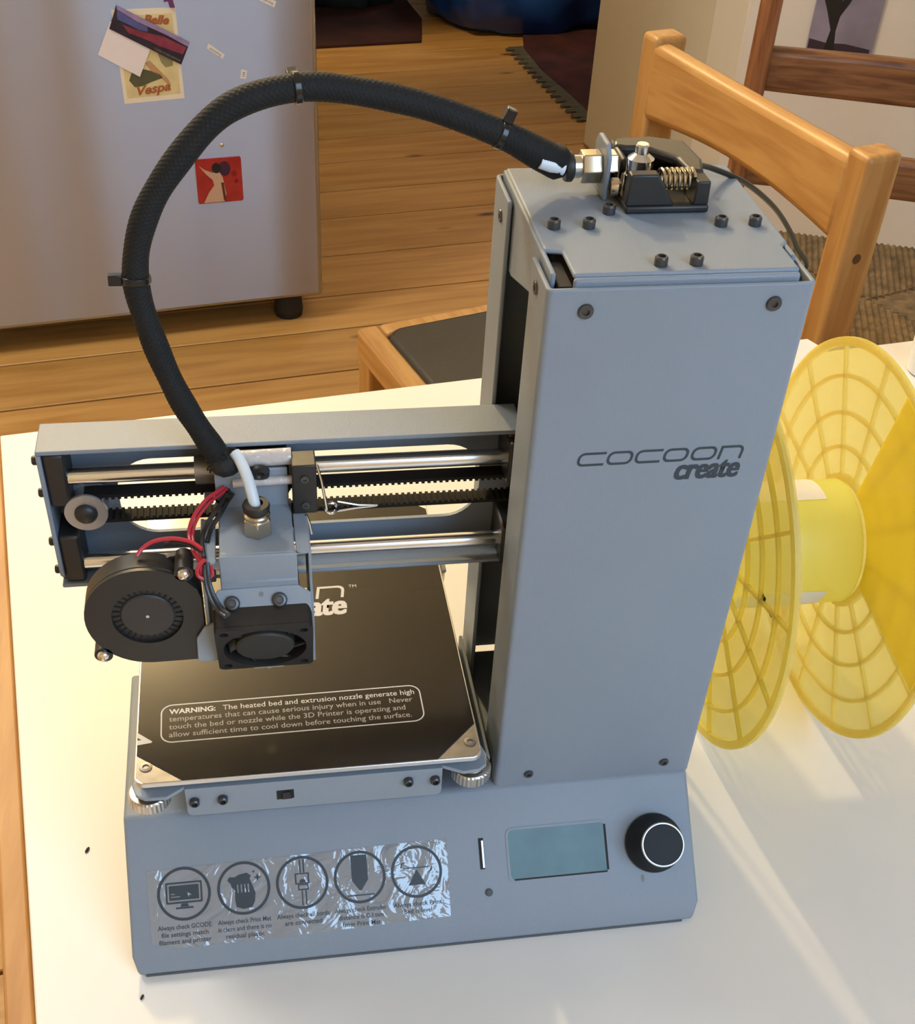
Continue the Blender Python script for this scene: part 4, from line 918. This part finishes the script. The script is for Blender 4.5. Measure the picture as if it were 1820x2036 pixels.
wc = [dz(p) for p in ((-294.4, -270.0), (-270, -222), (-330, -184), (-355.8, -232.6))]
on_door('blank_card', wc, PAPER, 0.6, 'blank white card tilted over the lower left of the scooter postcard', 'card', z0=1.6)
LAND = bpy.data.materials.new('twilight_picture'); LAND.use_nodes = True; nt = LAND.node_tree; b = nt.nodes['Principled BSDF']; b.inputs['Roughness'].default_value = 0.35
pp = [dz(p) for p in ((-226.6, -254.3), (-209.6, -221.2), (-317.5, -161.0), (-332.8, -194.7))]
LANDS = [mat('twilight_dark', (0.03, 0.03, 0.06), 0.35, var=0.4, vscale=60), mat('twilight_blue', (0.10, 0.13, 0.38), 0.35, var=0.3, vscale=50), mat('twilight_lilac', (0.36, 0.28, 0.55), 0.35, var=0.2, vscale=50), mat('twilight_red', (0.28, 0.05, 0.10), 0.35, var=0.4, vscale=60)]
t = on_door('picture_magnet', pp, LANDS[0], 0.9, 'dark blue and purple twilight landscape strip across the postcard', 'magnet', z0=2.6)
def bl(a, c):      # bilinear in the strip: a along, c from bottom to top
    p0, p1, p2, p3 = pp[3], pp[0], pp[1], pp[2]
    return (p0[0] * (1 - a) * (1 - c) + p1[0] * a * (1 - c) + p2[0] * a * c + p3[0] * (1 - a) * c, p0[1] * (1 - a) * (1 - c) + p1[1] * a * (1 - c) + p2[1] * a * c + p3[1] * (1 - a) * c)
o3 = Matrix.Translation((0, 0, 3.55))
obj('lilac_band', flat([[bl(0.0, 1), bl(0.02, 0.86), bl(0.3, 0.78), bl(0.7, 0.84), bl(1, 0.8), bl(1, 1)]], FRF @ o3, 0.1), LANDS[2], t)
obj('blue_band', flat([[bl(0.02, 0.84), bl(0.06, 0.5), bl(0.2, 0.52), bl(0.34, 0.5), bl(0.46, 0.6), bl(0.44, 0.78), bl(0.28, 0.76)]], FRF @ o3, 0.1), LANDS[1], t)
obj('red_band', flat([[bl(0.14, 0.4), bl(0.3, 0.45), bl(0.48, 0.58), bl(0.66, 0.72), bl(0.98, 0.74), bl(0.97, 0.42), bl(0.7, 0.3), bl(0.45, 0.28), bl(0.24, 0.2)]], FRF @ o3, 0.1), LANDS[3], t)
obj('faint_band', flat([[bl(0.60, 0.16), bl(0.97, 0.16), bl(0.97, 0.08), bl(0.62, 0.06)]], FRF @ o3, 0.1), mat('faint_print', (0.12, 0.10, 0.11), 0.5, var=0.7, vscale=300), t)
rq = [dz(p) for p in ((-219.1, -489), (-140.1, -488.3), (-140.2, -410.3), (-218.9, -410.3))]
RDM = mat('red_enamel', (0.42, 0.025, 0.035), 0.2, coat=0.6, var=0.25, vscale=50)
cx0, cy0 = -179.6, 240.3
rr4 = rrect(cx0 - 39.5, cy0 - 39, cx0 + 39.5, cy0 + 39, 4)
t = thing('square_magnet', 'square red magnet with a pale painted figure on the fridge door', 'magnet', FRF @ Vector((cx0, cy0, 0.2)))
obj('tile', flat([rr4], FRF @ Matrix.Translation((0, 0, 0.2)), 3.0), RDM, t, bevel=0.8)
o5 = Matrix.Translation((cx0, cy0, 3.25))
PALE = mat('magnet_pale', (0.60, 0.42, 0.32), 0.3)
obj('pale_shape', flat([[(-30, -38), (-20, -20), (-10, -8), (-12, 2), (-22, 12), (-34, 28), (-24, 20), (-10, 14), (-6, 18), (2, 14), (6, 4), (8, -10), (10, -24), (6, -38)]], FRF @ o5, 0.1), PALE, t)
obj('dark_shape', flat([circle(10, 20, 10, 20, 13)], FRF @ o5, 0.12), mat('magnet_plum', (0.05, 0.02, 0.06), 0.3), t)
obj('dark_shape', flat([circle(-4, 22, 8, 16, 9)], FRF @ o5 @ Matrix.Translation((0, 0, 0.05)), 0.14), MATTE, t)
obj('dark_shape', flat([[(2, -4), (7, -4), (9, -36), (5, -36)]], FRF @ o5 @ Matrix.Translation((0, 0, 0.05)), 0.14), mat('magnet_brown', (0.12, 0.04, 0.03), 0.3), t)
obj('dark_shape', flat([circle(26, 10, 5, 14), circle(29, -3, 4, 12)], FRF @ o5, 0.1), mat('magnet_maroon', (0.25, 0.012, 0.02), 0.3), t)
MG = mat('word_magnet_white', (0.88, 0.88, 0.88), 0.5)
def word(pts, txt, label, ang):
    q = [dz(p) for p in pts]; t = on_door('word_magnet', q, MG, 0.6, label, 'magnet')
    cx = sum(p[0] for p in q) / 4; cy_ = sum(p[1] for p in q) / 4; L = math.hypot(q[1][0] - q[0][0], q[1][1] - q[0][1])
    if txt: obj('lettering', text_mesh(txt, FRF @ Matrix.Translation((cx, cy_, 0.85)) @ Matrix.Rotation(R(ang), 4, 'Z') @ Matrix.Translation((0, -2, 0)), width=L * 0.72, height=3.6, align='CENTER'), mat('word_print', (0.12, 0.12, 0.13), 0.5), t)
word(((-183.1, -232.6), (-158.4, -250.2), (-154.9, -243.4), (-179.9, -225.4)), 'something', 'white word magnet slanting down on the fridge, right of the postcard', -35)
word(((-132.0, -282.5), (-122.5, -284.1), (-119.6, -270.6), (-129.2, -268.3)), 'ill', 'smallest upright white word magnet, just above the braided hose', 80)
word(((-93, -164.5), (-69.7, -175.9), (-65.6, -167.0), (-88.5, -156)), 'morning', 'white word magnet at the top edge of the photo, on the fridge', -26)
pq = [dz(p) for p in ((-235.4, -168.2), (-228.0, -168.5), (-231.0, -152), (-243.6, -150), (-243.9, -159.5), (-237.2, -158.6))]
on_door('purple_magnet', pq, mat('purple_foam', (0.16, 0.05, 0.18), 0.5), 3, 'small purple magnet piece at the top edge touching the postcard', 'magnet', z0=0.7)
bm = new_bm(); lathe(bm, FRF @ Vector((-170.8, 300.2, 0.1)), fn, [(0, 0), (4.2, 0), (4.0, 1.2), (2.2, 2.4), (0, 2.7)], 18)
tag(obj('round_magnet', bm, mat('magnet_steel', (0.7, 0.7, 0.68), 0.25, metal=0.8), origin=FRF @ Vector((-170.8, 300.2, 0.1)), smooth=True), 'tiny round silver magnet above the square red magnet', 'magnet')

# ================================================================== CHAIRS
ORW = wood('orange_pine', srgb(190, 146, 86), srgb(166, 118, 62), 2.0, 'Z', 0.4, knots=False, grain=0.6)
ORR = wood('orange_rail', srgb(192, 148, 88), srgb(168, 120, 64), 2.0, 'X', 0.4, knots=False, grain=0.6)
BRW = wood('brown_wood', srgb(164, 108, 66), srgb(112, 66, 36), 3.0, 'Z', 0.45, knots=False)
BRR = wood('brown_rail', srgb(160, 112, 72), srgb(104, 64, 38), 3.0, 'X', 0.45, knots=False)
RUSH = mat('rush_cord', (0.27, 0.185, 0.09), 0.8, var=0.5, vscale=60, bump=0.3, bscale=500)
def local_obj(name, bm, m, parent, bevel=0, kind=None):
    """bmesh in the chair's own millimetre frame."""
    bmesh.ops.recalc_face_normals(bm, faces=bm.faces)
    me = bpy.data.meshes.new(name); bm.to_mesh(me); bm.free(); me.transform(Matrix.Diagonal((MM, MM, MM, 1))); me.materials.append(m)
    o = bpy.data.objects.new(name, me); COL.objects.link(o); o.parent = parent
    if bevel:
        b_ = o.modifiers.new('bevel', 'BEVEL'); b_.width = bevel * MM; b_.segments = 3; b_.limit_method = 'ANGLE'; b_.angle_limit = R(40)
    for p in me.polygons: p.use_smooth = True
    try: me.set_sharp_from_angle(angle=R(40))
    except Exception: pass
    if kind: o['kind'] = kind
    return o
def ladder_chair(name, label, loc, rz, width, depth, seat_h, back_h, rails, pw, pd, mw, mr, rake=0.0, seat=True, bow=18, rail_y=0):
    """origin: floor point under the middle of the back; +Y = the way the chair faces; X across the back."""
    t = thing(name, label, 'chair', loc); t.rotation_euler = (0, 0, rz); hw = width / 2
    def rk(z): return -rake * max(0, z - seat_h)
    for s in (-1, 1):
        bm = new_bm(); x = s * (hw - pw / 2)
        vs = box(bm, x - pw / 2, x + pw / 2, -pd / 2, pd / 2, 0, back_h)
        for v in vs: v.co.y += rk(v.co.z)
        # extra loop at the seat so the post is straight below it
        local_obj('back_post', bm, mw, t, 6)
        bm = new_bm(); box(bm, s * (hw - 20) - 17, s * (hw - 20) + 17, depth - 34, depth - 1, 0, seat_h + (4 if seat else -5)); local_obj('front_leg', bm, mw, t, 5)
        bm = new_bm(); box(bm, s * (hw - 18) - 9, s * (hw - 18) + 9, pd / 2, depth - 34, seat_h - 42, seat_h - 6); local_obj('seat_rail', bm, mr, t, 4)
        bm = new_bm(); cyl(bm, (s * (hw - 20), pd / 2, 190), (s * (hw - 20), depth - 34, 190), 10, 14); local_obj('stretcher', bm, mr, t)
    bm = new_bm(); box(bm, -hw + 20, hw - 20, depth - 28, depth - 8, seat_h - 42, seat_h - 6); local_obj('seat_rail', bm, mr, t, 4)
    for z0, z1, th, dip, bdip in rails:
        bm = new_bm(); n_ = 14; rows = []
        for i in range(n_ + 1):
            f = i / n_; x = -hw + pw * 0.7 + f * (width - pw * 1.4); b_ = -bow * math.sin(PI * f); dp = dip * math.sin(PI * f)
            bp_ = bdip * math.sin(PI * f); rows.append([bm.verts.new((x, rail_y + b_ + rk((z0 + z1) / 2) + q[0] * th / 2, q[1])) for q in ((-1, z0 + bp_), (1, z0 + bp_), (1, z1 + dp), (-1, z1 + dp))])
        for a_, b2 in zip(rows, rows[1:]):
            for k in range(4): bm.faces.new((a_[k], a_[(k + 1) % 4], b2[(k + 1) % 4], b2[k]))
        bm.faces.new(rows[0]); bm.faces.new(rows[-1][::-1])
        local_obj('back_rail', bm, mr, t, th * 0.36)
    if seat:
        bm = new_bm(); x0, x1, y0, y1 = -hw + 4, hw - 4, 4, depth - 2; z = seat_h; pitch = 8.0
        cxm = (x0 + x1) / 2; cym = (y0 + y1) / 2; hx = (x1 - x0) / 2; hy = (y1 - y0) / 2
        def cord(p, q): tube(bm, [p, (Vector(p) + Vector(q)) / 2 + Vector((0, 0, 1)), q], 4.3, 5)
        k = 0
        while (k + .5) * pitch < 2 * hx:
            x = x0 + (k + .5) * pitch; d = (1 - abs(x - cxm) / hx) * hy * 0.98
            if d > 4: cord((x, y0, z), (x, y0 + d, z - 6)); cord((x, y1, z), (x, y1 - d, z - 6))
            k += 1
        k = 0
        while (k + .5) * pitch < 2 * hy:
            y = y0 + (k + .5) * pitch; d = (1 - abs(y - cym) / hy) * hx * 0.98
            if d > 4: cord((x0, y, z), (x0 + d, y, z - 6)); cord((x1, y, z), (x1 - d, y, z - 6))
            k += 1
        box(bm, x0, x1, y0, y1, z - 24, z - 5); local_obj('rush_seat', bm, RUSH, t, kind='stuff')
    return t
# orange chair: faces the left of the photo, its seat reaches behind the far table edge
oa = R(-73); odv = Vector((math.cos(oa), math.sin(oa), 0)); on_ = Vector((-math.sin(oa), math.cos(oa), 0)); OP = Vector((508, 1086, 0))
oc = OP + odv * 193 + on_ * 26; oface = -on_
orz = math.atan2(oface.y, oface.x) - PI / 2
och = ladder_chair('orange_chair', 'honey orange wooden chair with broad curved top rail and black seat pad behind the printer', (oc.x, oc.y, FZ), orz, 386, 366, 446, 750,
             [(660, 744, 24, -5, 10)], 32, 41, ORW, ORR, bow=9, seat=False, rail_y=10)
STW = ORR
for a_, b_, c_, d_ in ((-193, 193, 338, 366), (-193, -167, 26, 338), (167, 193, 26, 338), (-167, 167, 26, 50)):
    bm = new_bm(); box(bm, a_ + 0.4, b_ - 0.4, c_ + 0.4, d_ - 0.4, 412, 450); local_obj('seat_frame', bm, STW, och, 5)
bm = new_bm(); prism(bm, rrect(-170, 48, 170, 341, 24, 6), XY, 436, 455); pad = local_obj('seat_pad', bm, mat('black_leather', (0.02, 0.018, 0.016), 0.45, bump=0.2, bscale=150), och, 6); pad['label'] = 'black upholstered seat pad'
bm = new_bm(); lathe(bm, (-193.1, 3, 650), (-1, 0, 0), [(0, -1), (5, -1), (5, 0.3), (0, 0.3)], 16); bm2 = bm
local_obj('dowel', bm2, mat('dark_dowel', (0.10, 0.045, 0.015), 0.6), och)
# brown chair: faces the camera, rush seat
ba = R(-20); bdv = Vector((math.cos(ba), math.sin(ba), 0)); bface = Vector((math.sin(ba), -math.cos(ba), 0))
bc_ = Vector((884, 1180, 0)) + bdv * 14
ladder_chair('brown_chair', 'darker brown wooden chair with figured grain and rush seat in front of the white cupboard', (bc_.x, bc_.y, FZ), math.atan2(bface.y, bface.x) - PI / 2, 400, 330, 450, 900,
             [(634, 687, 24, 0, -3), (512, 566, 22, 0, 0), (770, 830, 24, 0, 0)], 26, 36, BRW, BRR, bow=8, seat=True, rail_y=0)

# ================================================================== WHITE CUPBOARD, PICTURE
cp = thing('cupboard', 'white cupboard front behind the brown chair with a picture card leaning on it', 'cupboard', (1200, 1600, FZ))
ca = R(-25); cu_ = Vector((math.cos(ca), math.sin(ca), 0)); CQ = Vector((992.2, 1701.3, 0)) 
CPF = frame((CQ.x, CQ.y, 0), cu_, (0, 0, 1))           # x along the face, y up, z towards the room
bm = new_bm(); box(bm, -105, 760, FZ + 0.5, 900, -62, -2, CPF); obj('cabinet', bm, WHITE, cp, bevel=3)
bm = new_bm(); box(bm, 205, 420, -205, -150, -1.8, 26, CPF); obj('black_object', bm, MATTE, cp, bevel=5, label='unidentified black block')  # unidentified black object, joined to the cupboard only for support
pc = thing('picture_card', 'lilac picture card with a black plant silhouette, fixed to the white cupboard', 'picture', CPF @ Vector((52, -130, 0)))
LIL = mat('lilac_sky', (0.30, 0.29, 0.42), 0.4, var=0.35, vscale=14)
obj('card', flat([rrect(0, -208, 104, -40, 4)], CPF, 2.0), LIL, pc)
KP = CPF @ Matrix.Translation((0, 0, 2.1))
obj('plant_silhouette', flat([[(28, -198), (32, -168), (20, -140), (8, -116), (10, -98), (16, -110), (22, -124), (22, -90), (28, -88), (32, -122), (36, -100), (42, -98), (40, -124), (50, -112), (58, -110), (52, -126), (42, -146), (40, -168), (44, -198)]], KP, 0.15), MATTE, pc)
obj('ground_band', flat([[(2, -199), (100, -199), (100, -190), (60, -186), (30, -188), (2, -184)]], KP, 0.1), mat('dark_plum', (0.04, 0.03, 0.05), 0.5), pc)

# ================================================================== HALL: RUGS, BAG
def rug(name, label, pts, m, fringe=None):
    t = thing(name, label, 'rug', (sum(p[0] for p in pts) / len(pts), sum(p[1] for p in pts) / len(pts), FZ))
    bm = new_bm(); prism(bm, pts, XY, FZ + 0.5, FZ + 9); obj('pile', bm, m, t, bevel=2)
    if fringe:
        a, b_ = Vector((*fringe[0], FZ + 3)), Vector((*fringe[1], FZ + 3)); n_ = 46; dn = Vector((*fringe[2], 0)).normalized(); bm = new_bm()
        for k in range(n_):
            p = a + (b_ - a) * ((k + .5) / n_); w_ = (b_ - a).normalized() * ((b_ - a).length / n_ * 0.46); L = 46 + 14 * math.sin(k * 2.1)
            q = [p - w_, p + w_, p + w_ * .7 + dn * L, p - w_ * .7 + dn * L]
            lo_ = [bm.verts.new(v) for v in q]; hi_ = [bm.verts.new(v + Vector((0, 0, 4))) for v in q]
            bm.faces.new(lo_); bm.faces.new(hi_)
            for i in range(4): bm.faces.new((lo_[i], lo_[(i + 1) % 4], hi_[(i + 1) % 4], hi_[i]))
        o = obj('fringe', bm, mat('fringe_grey', (0.10, 0.095, 0.07), 0.9), t); o['kind'] = 'stuff'
RUGM = mat('rug_red', (0.045, 0.010, 0.008), 0.95, var=0.6, vscale=9, bump=0.5, bscale=200)
RUGM2 = mat('rug_maroon', (0.06, 0.012, 0.016), 0.95, var=0.7, vscale=12, bump=0.5, bscale=200)
rug('hall_rug', 'dark red rug in the hall beside the refrigerator', [(0, 3390), (610, 3490), (640, 3700), (570, 4300), (-100, 4300)], RUGM)
rug('fringed_rug', 'dark maroon rug with a grey fringe in the doorway by the cream wall', [(906, 3420), (918, 3240), (960, 3020), (985, 2850), (1030, 2818), (1800, 2900), (1750, 3700), (930, 3560)], RUGM2, fringe=((906, 3440), (984, 2850), (-1, -0.12)))
def sack(name, label, cat, c, rx, ry, h, m, seed, strap=None):
    t = thing(name, label, cat, c); random.seed(seed); bm = new_bm(); bmesh.ops.create_icosphere(bm, subdivisions=5, radius=1)
    from mathutils import noise
    for v in bm.verts:
        p = v.co.copy(); nn = noise.noise(p * 2.1 + Vector((seed, 0, 0))) * 0.16 + noise.noise(p * 5.0 + Vector((0, seed, 0))) * 0.06
        k = 1 + nn; z = p.z * k
        sq = lambda a: math.copysign(abs(a) ** 0.75, a)
        v.co = Vector((c[0] + sq(p.x) * rx * k, c[1] + sq(p.y) * ry * k, c[2] + max(0.6, (z + 0.62) * h * 0.62)))
    obj('bag_body', bm, m, t, smooth=True)
    if strap:
        for pts in strap:
            bm = new_bm(); P = smooth_path(pts, 8)
            for a_, b_ in zip(P, P[1:]):
                pass
            tube(bm, P, 9, 8); obj('strap', bm, mat('strap_blue', (0.16, 0.22, 0.40), 0.4), t, smooth=True)
    return t
BLUE = mat('blue_bag', (0.010, 0.06, 0.30), 0.35, var=0.5, vscale=7, bump=0.5, bscale=14)
bc = (985, 3830, FZ + 9.5)
sack('blue_bag', 'big crumpled blue plastic carrier bag on the hall floor beyond the doorway', 'bag', bc, 340, 340, 520, BLUE, 4,
     strap=([(820, 3560, FZ + 30), (835, 3545, FZ + 160), (850, 3570, FZ + 330), (870, 3600, FZ + 470)], [(960, 3560, FZ + 330), (1020, 3540, FZ + 190), (1090, 3548, FZ + 220), (1160, 3575, FZ + 330), (1220, 3640, FZ + 430)], [(1030, 3545, FZ + 60), (1090, 3556, FZ + 110), (1130, 3560, FZ + 150), (1190, 3605, FZ + 200), (1230, 3660, FZ + 230)]))
sack('dark_bag', 'dark greenish bag on the red hall rug left of the blue bag', 'bag', (400, 3960, FZ + 9.5), 190, 190, 420, mat('dark_green_cloth', (0.008, 0.016, 0.015), 0.7), 11)
